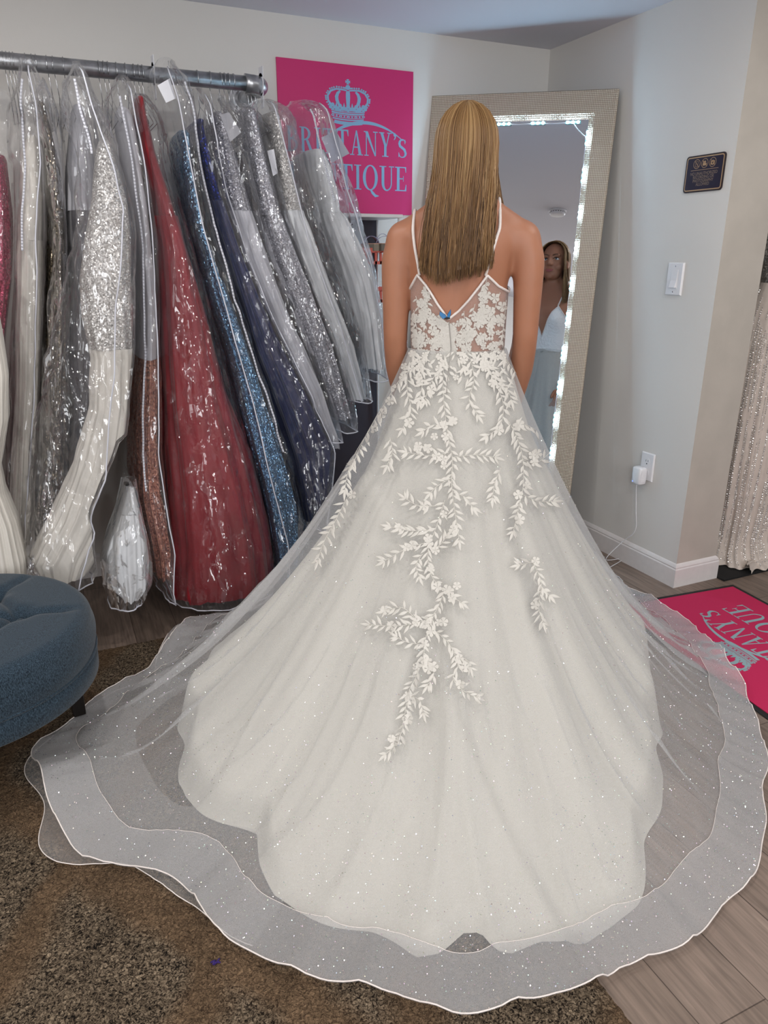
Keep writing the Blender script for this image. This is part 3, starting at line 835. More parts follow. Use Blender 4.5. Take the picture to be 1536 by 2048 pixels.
# ------------------------------------------------------------------ things on the right wall
def on_right(px, py): return onx(px, py, WX)
def placard():
    a = on_right(1374, 315); b = on_right(1449, 304); c_ = on_right(1441, 379)
    y0, y1, z0, z1 = 2.062, 2.240, 1.522, 1.645
    root = empty('wall_placard', (WX, (y0 + y1) / 2, (z0 + z1) / 2)); tag(root, 'small navy placard with gold border forbidding recording, high on right wall', 'sign')
    # local: x right (-y world), y up
    M = Matrix(((0, 0, -1, WX), (-1, 0, 0, (y0 + y1) / 2), (0, 1, 0, (z0 + z1) / 2), (0, 0, 0, 1)))
    def rr(w_, h_, r, n=6):
        p = []
        for cx, cy, a0 in ((w_ - r, h_ - r, 0), (-w_ + r, h_ - r, 90), (-w_ + r, -h_ + r, 180), (w_ - r, -h_ + r, 270)):
            p += arcpts(cx, cy, r, r, a0, a0 + 90, n)
        return p
    W_, H_ = (y1 - y0) / 2, (z1 - z0) / 2
    mn = simple('navy_placard', srgb(24, 22, 42), 0.35); mg = simple('gold_print', srgb(190, 160, 120), 0.35, 0.3)
    MB().poly(rr(W_, H_, .012), M @ Matrix.Translation((0, 0, 0.0005)), 0.004).build('plate', simple('dark_brown_edge', srgb(38, 26, 26), .4), root, smooth=False)
    MB().poly(rr(W_ - .005, H_ - .005, .009), M @ Matrix.Translation((0, 0, 0.0046)), 0.0003).build('gold_border', mg, root, smooth=False)
    MB().poly(rr(W_ - .0085, H_ - .0085, .006), M @ Matrix.Translation((0, 0, 0.005)), 0.0003).build('field', mn, root, smooth=False)
    M2 = M @ Matrix.Translation((0, 0, 0.0054))
    lb = MB()
    for k, cx in enumerate((-.037, -.001, .035)):
        q = ring(cx, .033, .0155, .0155, .0140, .0140, n=24)
        if k == 0: q += stroke([(cx - .005, .024), (cx + .005, .024), (cx + .005, .042), (cx - .005, .042), (cx - .005, .024)], .0013)
        elif k == 1: q += rect(cx - .0085, .025, cx + .005, .034) + disc(cx - .005, .0375, .0033) + disc(cx + .002, .0375, .0033) + [[(cx + .005, .029), (cx + .009, .026), (cx + .009, .034), (cx + .005, .031)]]
        else: q += [p for p in ring(cx, .0315, .0085, .0075, .0035, .0035, n=16)] + rect(cx - .009, .025, cx - .006, .038) + rect(cx + .006, .025, cx + .009, .038) + rect(cx - .003, .037, cx + .003, .040)
        q += stroke([(cx - .010, .043), (cx + .010, .023)], .0014)
        for p in q: lb.poly(p, M2)
    for p in rect(-.062, .0115, .064, .0128): lb.poly(p, M2)
    lb.build('symbols', mg, root, smooth=False)
    cu = bpy.data.curves.new('lettering', 'FONT'); cu.body = 'NO UNAUTHORIZED\nRECORDING OR\nPHOTOGRAPHY\nALLOWED'
    cu.align_x = 'CENTER'; cu.size = 0.0146; cu.space_line = 0.82; cu.offset = 0.0
    o = bpy.data.objects.new('tmp', cu); COL.objects.link(o)
    bpy.context.view_layer.update()
    me = bpy.data.meshes.new_from_object(o.evaluated_get(bpy.context.evaluated_depsgraph_get()))
    bpy.data.objects.remove(o)
    me.transform(Matrix.Diagonal((0.88, 1, 1, 1))); me.transform(M2 @ Matrix.Translation((0, -.0045, 0.0002)))
    me.materials.clear(); me.materials.append(mg)
    t = bpy.data.objects.new('lettering', me); COL.objects.link(t); me.materials.clear(); me.materials.append(simple('dull_gold_print', srgb(140, 122, 104), .5)); t.parent = root; t.matrix_parent_inverse = Matrix.Translation(-root.location)
placard()
def plate_bm(yc, zc, w_, h_, th):
    rows = []
    for ins, d in ((0, 0), (0.0, th * .5), (0.003, th), (0.0055, th)):
        rows.append([(WX - d, yc + sy * (w_ / 2 - ins), zc + sz * (h_ / 2 - ins)) for sy, sz in ((1, -1), (-1, -1), (-1, 1), (1, 1))])
    mb = MB().grid(rows, closed=True); n = len(mb.v); mb.f.append([n - 4, n - 3, n - 2, n - 1]); mb.mi.append(0)
    return mb
def light_switch():
    yc, zc = 2.226, 1.218
    root = empty('light_switch', (WX, yc, zc)); tag(root, 'white rocker light switch on the right wall under the placard', 'light switch')
    recalc(plate_bm(yc, zc, 0.078, 0.120, 0.008).build('wall_plate', M_WHITE, root, smooth=False))
    fr = MB().box(WX - .0095, yc - .017, zc - .034, WX - .007, yc + .017, zc + .034).build('rocker_frame', M_WHITE, root, smooth=False); bevel(fr, .001)
    rk = MB()
    y0, y1 = yc - .0145, yc + .0145
    pr = [(zc + .031, .0097), (zc - .005, .0105), (zc - .031, .018), (zc - .031, .009)]
    vs = [(WX - d, y, z) for y in (y0, y1) for z, d in pr]
    rk.add(vs, [(0, 1, 2, 3), (7, 6, 5, 4), (0, 4, 5, 1), (1, 5, 6, 2), (2, 6, 7, 3), (3, 7, 4, 0)])
    recalc(rk.build('rocker', M_WHITE, root, smooth=False))
    for s in (-1, 1):
        MB().ellipsoid((WX - .008, yc, zc + s * .047), (.0012, .003, .003), 10, 6).build('screw', M_WIRE, root)
light_switch()
def outlet():
    yc, zc = 2.250, 0.462
    root = empty('wall_outlet', (WX, yc, zc)); tag(root, 'white duplex power outlet low on the right wall', 'outlet')
    recalc(plate_bm(yc, zc, 0.072, 0.118, 0.007).build('wall_plate', M_WHITE, root, smooth=False))
    md = simple('dark_slot', (.03, .03, .035), .6)
    for s in (1, -1):
        z = zc + s * .0255 - (0.004 if s > 0 else 0)
        f = MB().lathe([(.0165, 0), (.0165, .0012)], 20, Matrix.Translation((WX - .0068, yc, z)) @ Matrix.Rotation(-PI / 2, 4, 'Y'))
        so = f.build('socket', M_WHITE, root, smooth=False)
        b = MB()
        b.box(WX - .0088, yc + .005, z + .0, WX - .0078, yc + .0066, z + .009); b.box(WX - .0088, yc - .0066, z + .001, WX - .0078, yc - .005, z + .008)
        b.lathe([(.0028, 0), (.0028, .001)], 10, Matrix.Translation((WX - .0078, yc, z - .008)) @ Matrix.Rotation(-PI / 2, 4, 'Y'))
        b.build('slots', md, so, smooth=False)
outlet()
def adapter():
    yc, zc = 2.262, 0.424
    root = empty('power_adapter', (WX, yc, zc)); tag(root, 'white power adapter plugged into the outlet with thin cable to floor', 'power adapter')
    rows = []
    x1 = WX - 0.0085
    for z, ins in ((-.037, .006), (-.034, .002), (-.030, 0), (.030, 0), (.034, .002), (.037, .007)):
        r = []
        for k in range(32):
            a = 2 * PI * k / 32
            ca, sa = math.cos(a), math.sin(a)
            ex = (abs(ca) ** .5) * (1 if ca > 0 else -1); ey = (abs(sa) ** .5) * (1 if sa > 0 else -1)
            r.append((x1 - 0.0215 + (.0215 - ins) * ex, yc + (.0265 - ins) * ey, zc + z))
        rows.append(r)
    mb = MB().grid(rows, closed=True)
    mb.f += [list(range(32))[::-1], [len(mb.v) - 32 + k for k in range(32)]]; mb.mi += [0, 0]
    autosmooth(recalc(mb.build('body', M_WHITE, root)), 40)
    rb = MB()
    for k in range(8):
        z = zc + .024 - k * .0062
        rb.box(x1 - .037, yc - .0275, z - .0012, x1 - .006, yc - .0255, z + .0012)
    rb.build('grip_ridges', M_WHITE, root, smooth=False)
    MB().ellipsoid((x1 - .0432, yc + .012, zc - .026), (.0012, .003, .003), 10, 6).build('indicator', emit('blue_indicator', (.2, .3, 1), 1.5), root)
    # cable
    p = [Vector((x1 - .02, yc + .008, zc - .037))]
    ctrl = [(x1 - .021, yc + .009, zc - .06), onx(1272, 1020, WX - .03), onx(1270, 1062, WX - .03), (2.205, 2.31, .10), (2.15, 2.335, .02)]
    fl_ = [onz(q[0], q[1], .004) for q in ((1246, 1117), (1226, 1131), (1205, 1141), (1180, 1150), (1158, 1150), (1165, 1140), (1188, 1137), (1213, 1142), (1236, 1153), (1246, 1165), (1240, 1174), (1216, 1180), (1185, 1184))]
    p += [Vector(c_) for c_ in ctrl] + fl_
    pts = []
    for i in range(len(p) - 1):
        a, b, c_, d = p[max(0, i - 1)], p[i], p[i + 1], p[min(len(p) - 1, i + 2)]
        for t in [k / 6 for k in range(6)]:
            pts.append(0.5 * ((2 * b) + (c_ - a) * t + (2 * a - 5 * b + 4 * c_ - d) * t * t + (3 * b - a - 3 * c_ + d) * t ** 3))
    pts.append(p[-1])
    pts = [Vector((q.x, q.y, max(.0025, q.z))) for q in pts]
    MB().tube(pts, 0.0018, 6).build('cable', simple('white_cable', srgb(215, 214, 216), .5), root)
adapter()
def detector():
    h = onplane(1115, 420, MP, MN); r = ray(1115, 420); rr = r - MN * (2 * r.dot(MN))
    q = h + rr * ((CZ - h.z) / rr.z)
    root = empty('smoke_detector', (q.x, q.y, CZ)); tag(root, 'round white smoke detector on the ceiling, seen in the mirror', 'smoke detector')
    T = Matrix.Translation((q.x, q.y, CZ)) @ Matrix.Rotation(PI, 4, 'X')
    MB().lathe([(.062, 0), (.062, .008), (.060, .009)], 40, T).build('base', M_WHITE, root)
    autosmooth(MB().lathe([(.052, .009), (.056, .012), (.056, .026), (.050, .034), (.030, .037), (.004, .037)], 40, T).build('cover', M_WHITE, root), 30)
    v = MB()
    for k in range(20):
        a = 2 * PI * k / 20
        v.box(-.003, .0555, .014, .003, .0568, .019, T @ Matrix.Rotation(a, 4, 'Z'))
    v.build('vents', M_BLACK, root, smooth=False)
detector()

# ------------------------------------------------------------------ beaded gown past the wall end
def beaded_gown():
    mc = simple('ivory_tulle_cloth', srgb(196, 184, 174), 0.8, var=(30, .06))
    cx, cy = 2.80, 2.16
    root = empty('beaded_gown', (cx, cy, 0.006)); tag(root, 'ivory gown with silver bead strands standing past the wall end', 'gown')
    zs = [0.02, .05, .12, .25, .45, .7, .95, 1.08, 1.2, 1.36, 1.5]
    hw = [.26, .20, .165, .175, .19, .195, .185, .165, .125, .15, .13]
    xo = [.02, -.02, -.03, -.02, -.01, .0, .0, .0, .0, .0, .0]
    def R(z, a):
        w_ = interp(z, zs, hw); f = 0.05 * (1 - smooth(z / 1.15)) + .004
        return w_ * (1 + f * math.sin(15 * a + 3 * noise.noise(Vector((a, z * .8, 2)))) + f * .6 * math.sin(31 * a + 5 * z))
    def pt(z, a, off=0):
        r = R(z, a) + off
        return Vector((cx + interp(z, zs, xo) + r * math.cos(a), cy + .75 * r * math.sin(a), z))
    def sect(z0, z1, n):
        return [[pt(lerp(z0, z1, i / n), 2 * PI * k / 160) for k in range(160)] for i in range(n + 1)]
    MB().grid(sect(.012, 1.2, 40), closed=True).build('skirt', mc, root)
    MB().grid(sect(1.2, 1.5, 14), closed=True).build('bodice', sequin('silver_bead_bodice', (.75, .72, .68), 170, .2), root)
    mb = sequin('silver_beads', (.95, .93, .91), 300, .2, base=(.6, .58, .56), metal=.7)
    bd = MB()
    oct_ = [(1, 0, 0), (-1, 0, 0), (0, 1, 0), (0, -1, 0), (0, 0, 1), (0, 0, -1)]
    of = [(0, 2, 4), (2, 1, 4), (1, 3, 4), (3, 0, 4), (2, 0, 5), (1, 2, 5), (3, 1, 5), (0, 3, 5)]
    rnd = random.Random(3)
    for s_ in range(90):
        a = 2 * PI * s_ / 90 + rnd.uniform(-.02, .02)
        if not (PI * .8 < a < PI * 2.05): continue
        z = rnd.uniform(.98, 1.2); r = rnd.choice((.0028, .0036, .0045))
        drift = rnd.uniform(-.1, .1)
        while z > .03:
            seg = rnd.uniform(.12, .4); gap = rnd.uniform(.0, .06)
            z1 = max(.03, z - seg)
            while z > z1:
                p = pt(z, a + drift * (1.1 - z), .002)
                bd.add([p + Vector(o_) * r for o_ in oct_], of); z -= r * 2.3
            z -= gap
    o = bd.build('bead_strands', mb, root, smooth=False); o['kind'] = 'stuff'
    sw = MB()
    rows = []
    for i in range(13):
        t = i / 12
        rows.append([Vector((2.62 + t * .22 + .0 * k, 1.985 + .03 * math.sin(t * 4) + .05 * (k / 10 - .5), .014 + .035 * math.sin(PI * k / 10) * (1 - .4 * t) + .006 * math.sin(k * 2.1 + t * 9))) for k in range(11)])
    sw.grid(rows).build('hem_pool', mc, root)
beaded_gown()
mt = MB().box(2.478, 1.975, 0.0, 3.6, 3.4, 0.008).build('black_mat', simple('black_mat', srgb(10, 9, 10), .8), smooth=False)
tag(mt, 'black floor mat under the beaded gown past the wall end', 'mat')

# ------------------------------------------------------------------ shoe rack under the sign
def shoe_rack():
    root = empty('shoe_rack', (1.20, 2.98, 0)); tag(root, 'shoe rack with white top board and coral trays under the pink sign', 'shoe rack')
    x0, x1, y0, y1 = 0.92, 1.382, 2.86, 3.115
    zt = 1.447
    b = MB().box(x0, y0, zt, x1, y1, zt + .013).build('top_board', M_TRIM, root, smooth=False); bevel(b, .002)
    mco = simple('coral_plastic', srgb(205, 98, 84), .4)
    mdk = simple('dark_panel', srgb(52, 42, 50), .7)
    MB().box(x0 + .01, y1 - .012, 0.02, x1 - .01, y1 - .002, zt).build('back_panel', mdk, root, smooth=False)
    for x in (x0 + .008, x1 - .02):
        for y in (y0 + .01, y1 - .03):
            MB().tube([(x + .006, y, 0.0), (x + .006, y, zt)], .005, 8).build('post', M_TRIM, root)
    for z in (1.315, 1.165, 1.015):
        t = MB()
        t.box(x0 + .005, y0 + .004, z, x1 - .008, y0 + .012, z + .018)
        t.box(x0 + .005, y0 + .004, z - .045, x1 - .008, y0 + .012, z - .033)
        k = x0 + .01
        while k < x1 - .02:
            t.box(k, y0 + .004, z - .045, k + .008, y0 + .012, z + .002); k += .022
        t.box(x0 + .005, y0 + .012, z, x1 - .008, y1 - .015, z + .006)
        t.build('tray', mco, root, smooth=False)
shoe_rack()
def sandal(x, y, z, rz, label):
    root = empty('sandal', (x, y, z)); tag(root, label, 'shoe', 'sandals on the shoe rack')
    T = Matrix.Translation((x, y, z)) @ Matrix.Rotation(rz, 4, 'Z')
    ms = simple('pewter_sandal', srgb(128, 118, 104), .35, .5); mn = simple('nude_insole', srgb(196, 150, 128), .5); mstrap = simple('silver_strap', srgb(170, 165, 190), .3, .5)
    def outline(s=1.0): return [(lerp(-.115, .115, t) * s, w_ * s) for t, w_ in ((0, .0), (.04, .022), (.2, .03), (.45, .024), (.7, .038), (.88, .036), (.97, .02), (1, 0))]
    o_ = outline(); poly_ = o_ + [(a, -b) for a, b in o_[::-1][1:-1]]
    MB().poly(poly_, T, .026).build('platform_sole', ms, root, smooth=False)
    MB().poly([(a * .96, b * .9) for a, b in poly_], T @ Matrix.Translation((0, 0, .0262)), .003).build('insole', mn, root, smooth=False)
    def strap(xa, w_, h, wd):
        rows = []
        for k in range(13):
            a = PI * k / 12
            c_ = T @ Vector((xa, w_ * math.cos(a), .024 + h * math.sin(a)))
            d = (T.to_3x3() @ Vector((wd, 0, 0)))
            rows.append([c_ - d, c_ + d])
        s_ = MB().grid(rows).build('strap', mstrap, root); so = s_.modifiers.new('thick', 'SOLIDIFY'); so.thickness = .002
    strap(.06, .038, .032, .010); strap(-.085, .028, .045, .006)
sandal(1.335, 2.94, 1.3212, math.radians(250), 'pewter sandal with silver strap on the top coral tray')
sandal(1.245, 2.97, 1.3212, math.radians(285), 'second pewter sandal beside the other on the coral tray')
# ------------------------------------------------------------------ pipe rail with hangers
RAIL_Y, RAIL_Z, RAIL_R = 2.86, 1.874, 0.0245
def rail():
    xe = 0.823
    root = empty('pipe_rail', (xe, WY, RAIL_Z)); tag(root, 'grey galvanised pipe clothes rail fixed to the back wall', 'clothes rail')
    MB().tube([(-1.2, RAIL_Y, RAIL_Z), (xe - .035, RAIL_Y, RAIL_Z)], RAIL_R, 20).build('rail_pipe', M_PIPE, root)
    el = MB()
    pts = [(xe - .062, RAIL_Y, RAIL_Z)]
    for k in range(9):
        a = PI / 2 * k / 8
        pts.append((xe - .04 + .04 * math.sin(a), RAIL_Y + .04 - .04 * math.cos(a), RAIL_Z))
    pts.append((xe, RAIL_Y + .065, RAIL_Z))
    el.tube(pts, [.0315] + [.030] * 9 + [.0315], 20)
    el.build('elbow', M_PIPE, root)
    MB().tube([(xe, RAIL_Y + .05, RAIL_Z), (xe, WY - .012, RAIL_Z)], RAIL_R, 18).build('wall_stub', M_PIPE, root)
    fl_ = MB().lathe([(.030, .035), (.034, .012), (.055, .010), (.057, .0), (.01, 0)], 32, Matrix.Translation((xe, WY - .001, RAIL_Z)) @ Matrix.Rotation(PI / 2, 4, 'X'))
    autosmooth(recalc(fl_.build('wall_flange', M_PIPE, root)), 40)
    for k in range(4):
        a = PI / 4 + k * PI / 2
        MB().ellipsoid((xe + .044 * math.cos(a), WY - .012, RAIL_Z + .044 * math.sin(a)), (.006, .004, .006), 10, 6).build('screw', M_WIRE, root)
rail()
HANGERS = []
def hanger(x, lean, where):
    root = empty('wire_hanger', (x, RAIL_Y, RAIL_Z)); tag(root, where, 'hanger', 'wire hangers on the pipe rail')
    p = []
    r = RAIL_R + .0022
    for k in range(15):
        a = math.radians(-35 + 215 * k / 14)
        p.append(Vector((x + lean * .25 * math.sin(a), RAIL_Y - r * math.cos(a), RAIL_Z + r * math.sin(a))))
    zb = RAIL_Z - .085
    p = p[::-1]
    p = p[::-1]
    p += [Vector((x + lean * .5, RAIL_Y + r * .8, RAIL_Z - .02)), Vector((x + lean, RAIL_Y + .004, zb))]
    MB().tube(p, .0013, 6).build('hook', M_WIRE, root)
    q = [(x + lean, RAIL_Y, zb), (x + lean * 1.1, RAIL_Y - .20, zb - .085), (x + lean * 1.1, RAIL_Y - .205, zb - .092), (x + lean * 1.1, RAIL_Y + .17, zb - .092), (x + lean * 1.1, RAIL_Y + .166, zb - .085), (x + lean, RAIL_Y, zb)]
    MB().tube(q, .0013, 6).build('shoulder_wire', M_WIRE, root)
hx = [(8, 5), (15, 6), (22, 6), (29, 4), (53, 3), (66, 2), (74, 4), (95, 5), (107, 7), (128, 4), (199, 1), (208, 5), (217, 4), (234, 2), (252, 2), (268, 4), (278, 2), (286, 1), (395, 3), (420, 6), (442, -2), (449, 4), (457, 5), (467, 3), (497, 2), (503, 4), (510, 6)]
SPOT = ['left end of the rail', 'rail left of the pointed ivory bag', 'rail above the bronze gown', 'rail above the white mermaid gown', 'rail just left of the red gown', 'rail above the navy gown', 'rail between navy gown and elbow', 'rail beside the elbow']
for i, (px, ln) in enumerate(hx):
    q = ony(px, 135 + px * .1, RAIL_Y)
    sp = SPOT[0] if px < 30 else SPOT[1] if px < 60 else SPOT[2] if px < 140 else SPOT[3] if px < 240 else SPOT[4] if px < 300 else SPOT[5] if px < 430 else SPOT[6] if px < 480 else SPOT[7]
    hanger(q.x, ln * .0012, 'thin silver wire hanger hooked on the ' + sp)
# white size dividers standing on the rail
for px, py, lb in ((306, 150, 'white plastic size divider hooked on the rail left of the paper card'), (521, 170, 'white plastic size divider hooked on the rail by the elbow')):
    q = ony(px, py, RAIL_Y)
    d = MB()
    ro = ring(0, 0, .040, .040, RAIL_R + .0015, RAIL_R + .0015, n=28)
    M = Matrix(((0, 0, 1, q.x), (1, 0, 0, RAIL_Y), (0, 1, 0, RAIL_Z), (0, 0, 0, 1)))
    for p in ring(0, 0, RAIL_R + .012, RAIL_R + .012, RAIL_R + .001, RAIL_R + .001, n=24): d.poly(p, M, .0015)
    d.poly([(-RAIL_R - .002, -.075), (-RAIL_R + .028, -.075), (-RAIL_R + .028, -RAIL_R - .004), (-RAIL_R - .002, -RAIL_R - .001)], M, .0015)
    d.poly([(-RAIL_R - .012, RAIL_R - .004), (RAIL_R - .008, RAIL_R + .0), (RAIL_R - .010, RAIL_R + .032), (-RAIL_R - .012, RAIL_R + .028)], M, .0015)
    o = d.build('size_divider', M_CARD, smooth=False); origin_to(o, (q.x, RAIL_Y, RAIL_Z)); tag(o, lb, 'rail divider')

# ------------------------------------------------------------------ gowns in clear bags
def world_rows(rows, y0, y1, dy=0.0):
    """outline rows (image row, left, right) on the garment's own front surface -> (z, xc, hw, yf)"""
    res = []
    for py, xl, xr in rows:
        v = max(0, min(1, (py - 170) / 1000.0))
        y = lerp(y0, y1, v ** .8)
        L, R_ = ony(xl, py, y), ony(xr, py, y)
        res.append(((L.z + R_.z) / 2, (L.x + R_.x) / 2, (R_.x - L.x) / 2, y - dy))
    res.sort(key=lambda r: -r[0])
    return res
# who hangs next to whom: no garment is pushed through its neighbour
BACK = [1, 3, 4, 15, 6, 8, 9, 10, 11, 12, 13, 14]
LEFT = {b: [a] for a, b in zip(BACK, BACK[1:])}; RIGHT = {a: [b] for a, b in zip(BACK, BACK[1:])}
LEFT[6] = [15, 5, 7]; RIGHT[5] = [7, 6]; RIGHT[7] = [6]; LEFT[7] = [5]
OUTL = {}
def edge_px(k, py):
    r = OUTL[k]; p = [q[0] for q in r]
    return interp(py, p, [q[1] for q in r]), interp(py, p, [q[2] for q in r])
def limits(k, y0, y1):
    """room between the neighbours: z -> (x min, x max)"""
    zs, lo, hi = [], [], []
    for py in range(90, 1260, 15):
        v = max(0, min(1, (py - 170) / 1000.0)); y = lerp(y0, y1, v ** .8)
        l, r = edge_px(k, py)
        a, b = -900, 1700
        for n in LEFT.get(k, []):
            if py >= OUTL[n][0][0]: a = max(a, (edge_px(n, py)[1] + l) / 2)
        for n in RIGHT.get(k, []):
            if py >= OUTL[n][0][0]: b = min(b, (edge_px(n, py)[0] + r) / 2)
        if b - a < 8: a, b = (a + b) / 2 - 4, (a + b) / 2 + 4
        A, B = ony(a, py, y), ony(b, py, y)
        zs.append(-A.z); lo.append(A.x); hi.append(B.x)
    return lambda z: (interp(-z, zs, lo), interp(-z, zs, hi))
def loft(rows, yb, nseg, nrow, pleat, amp, seed, expo=2.6, topcap=True, wr=0.0, wscale=8, lim=None, gap=.001):
    zs = [-r[0] for r in rows]
    pts = []
    rnd = random.Random(seed); ph = rnd.uniform(0, 6)
    z0, z1 = rows[0][0], rows[-1][0]
    for i in range(nrow + 1):
        t = i / nrow
        z = lerp(z0, z1, t)
        xc = interp(-z, zs, [r[1] for r in rows]); hw = interp(-z, zs, [r[2] for r in rows]); yf = interp(-z, zs, [r[3] for r in rows])
        xa, xb = lim(z) if lim else (-9, 9)
        xa += gap; xb -= gap
        if xb < xa: xa = xb = (xa + xb) / 2
        yB = yb if not callable(yb) else yb(z)
        ym = (yf + yB) / 2; hd = (yB - yf) / 2
        if topcap and t < .04:
            k_ = .25 + .75 * math.sqrt(max(0, min(1, t / .04))); hw *= k_; hd *= k_
        r_ = []
        for k in range(nseg):
            a = 2 * PI * k / nseg
            ca, sa = math.cos(a), math.sin(a)
            ex = abs(ca) ** (2 / expo) * (1 if ca >= 0 else -1); ey = abs(sa) ** (2 / expo) * (1 if sa >= 0 else -1)
            f = 1 + amp * (.25 + .75 * t) * (math.sin(pleat * a + ph + 1.6 * noise.noise(Vector((seed, z * 1.5, math.cos(a))))) + .5 * math.sin(pleat * 2.3 * a + ph * 2 + 2 * z))
            x = xc + hw * ex * f; y = ym + hd * ey * (1 + (f - 1) * .35)
            if wr:
                n_ = noise.noise(Vector((x * wscale * 1.6 + seed, y * wscale, z * wscale * .16)))
                n2 = noise.noise(Vector((x * wscale * 4 + seed, y * wscale * 3, z * wscale * .7 + 7)))
                x += wr * (n_ + .5 * n2 + .3) * ca * 1.2; y += wr * (n_ * .9 + .5 * n2) * sa
            x = max(xa, min(xb, x))
            y = min(y, WY - .012)
            r_.append(Vector((x, y, max(.012, z + (wr * .6 * noise.noise(Vector((x * 12, y * 9, seed))) if i == nrow else 0)))))
        pts.append(r_)
    return pts
def satin(name, col, rough=.5, sheen=.2, bump=None): return simple(name, col, rough, sheen=sheen, bump=bump, spec=.4)
M_IVORY = satin('ivory_satin', srgb(210, 205, 196), .45)
M_TULLEW = satin('white_tulle_layers', srgb(214, 216, 218), .85)
M_RED = satin('red_satin', srgb(132, 2, 22), .5)
M_NAVY = satin('navy_satin', srgb(16, 26, 74), .45)
M_NAVYS = sequin('navy_sequins', srgb(30, 48, 140), 240, .2)
M_PINKS = sequin('pink_sequins', srgb(216, 92, 124), 240, .3, metal=.5)
M_BRONZE = sequin('bronze_beading', srgb(150, 136, 116), 230, .22, base=srgb(34, 28, 24))
M_WSEQ = sequin('white_sequins', srgb(226, 224, 220), 260, .28, base=srgb(180, 176, 172), metal=.45)
M_PEACH = sequin('peach_embroidery', srgb(198, 140, 116), 180, .4, base=srgb(120, 58, 48), metal=.2)
M_ICE = sequin('ice_blue_sequins', srgb(150, 190, 220), 230, .2, base=srgb(48, 92, 130), metal=.8)
M_SILV = sequin('silver_beading', srgb(206, 206, 212), 260, .25, base=srgb(150, 150, 156), metal=.5)
M_CHAR = satin('charcoal_tulle', srgb(92, 90, 94), .85)
M_GREYT = satin('grey_white_tulle', srgb(190, 190, 196), .85)

SPEC = []
def gown(label, rows, waist, mats, y0, y1, yb, seed, pleat=11, amp=.07, wr=.008):
    OUTL[seed] = rows; SPEC.append(('gown', (label, rows, waist, mats, seed, pleat * 1.35, amp * 2.1, wr)))
def bag(label, rows, y0, y1, yb, seed, side=1, zipper=None, wr=.016):
    SPEC.append(('bag', (label, rows, seed, side, zipper, wr)))
def planes(k):
    """(front at the top, front at the hem, back)"""
    if k in (2, 5, 7): return 2.50, 2.39, 2.62
    if k in (1, 3, 4, 15): return 2.72, 2.69, 3.06
    return 2.66, 2.48, 3.06
def build_gown(label, rows, waist, mats, seed, pleat, amp, wr):
    y0, y1, yb = planes(seed)
    r = world_rows(rows, y0, y1)
    lim = limits(seed, y0, y1)
    root = empty('gown', (r[-1][1], (r[-1][3] + yb) / 2, r[-1][0])); tag(root, label, 'gown', 'gowns hanging on the rail')
    zs = [-q[0] for q in r]
    zw = float(np.interp(waist, [q[0] for q in sorted(rows)], [q[0] for q in r]))
    def zint(z): return (z, interp(-z, zs, [q[1] for q in r]), interp(-z, zs, [q[2] for q in r]), interp(-z, zs, [q[3] for q in r]))
    top = [q for q in r if q[0] > zw + .005] + [zint(zw)]
    bot = [zint(zw)] + [q for q in r if q[0] < zw - .005]
    sq = .6 if yb > 2.7 else .3
    yw = lambda z: lerp(yb - .12 * sq * 2, yb, smooth((1.8 - z) / 1.0))
    if len(top) > 1:
        recalc(MB().grid(loft(top, yw, 90, 40, pleat * .6, amp * .35, seed, wr=wr * .4, lim=lim, gap=.006), closed=True).build('bodice', mats[0], root))
    recalc(MB().grid(loft(bot, yw, 150, 110, pleat, amp, seed + 1, topcap=False, wr=wr, lim=lim, gap=.006), closed=True).build('skirt', mats[1], root))
    if seed == 14:
        a, b = ony(644, 300, y0 - .012), ony(664, 352, y0 - .012)
        MB().tube([a.lerp(b, t / 6) for t in range(7)], [.006] + [.010] * 5 + [.006], 10).build('jewelled_band', M_SILV, root)
    return root
def build_bag(label, rows, seed, side, zipper, wr):
    k = seed - 100
    y0, y1, yb = planes(k)
    r = world_rows(rows, y0, y1, .045)
    lim = limits(k, y0, y1)
    root = empty('garment_bag', (r[-1][1], (r[-1][3] + yb) / 2, r[-1][0])); tag(root, label, 'garment bag', 'clear garment bags on the rail')
    pts = loft(r, lambda z: lerp(RAIL_Y + .06, yb + .02, smooth((1.86 - z) / .35)), 150, 170, 7, .05, seed, expo=2.3, wr=wr, wscale=13, lim=lim)
    nn = len(pts[0]); k0, k1 = int(nn * .455), int(nn * 1.045)
    recalc(MB().grid([[p[q % nn] for q in range(k0, k1)] for p in pts]).build('film', M_FILM, root))
    # white piping down the front edge and round the hem
    n = nn; kf = int(n * (.75 + .045 * side))
    line = [p[kf] + Vector((0, -.003, 0)) for p in pts[4:]]
    pb = MB()
    if seed in (103, 105, 106, 109, 110, 113, 114): pb.tube(line[::2], .0024, 6)
    pb.tube([p + Vector((0, -.001, 0)) for p in pts[-1][int(n * .5)::3]], .0024, 5)
    pb.build('piping', M_PIPING, root)
    if zipper:
        k2 = int(n * (.75 - .06 * side))
        zl = [p[k2] + Vector((0, -.004, 0)) for p in pts[8:zipper]]
        z_ = MB()
        for a, b in zip(zl, zl[1:]):
            d = (b - a).normalized(); s_ = d.cross(Vector((0, -1, 0))).normalized() * .003
            z_.add([a - s_, a + s_, b + s_, b - s_], [(0, 1, 2, 3)])
        zz = z_.build('zipper', M_PIPING, root); zz.modifiers.new('thick', 'SOLIDIFY').thickness = .0015
    return root

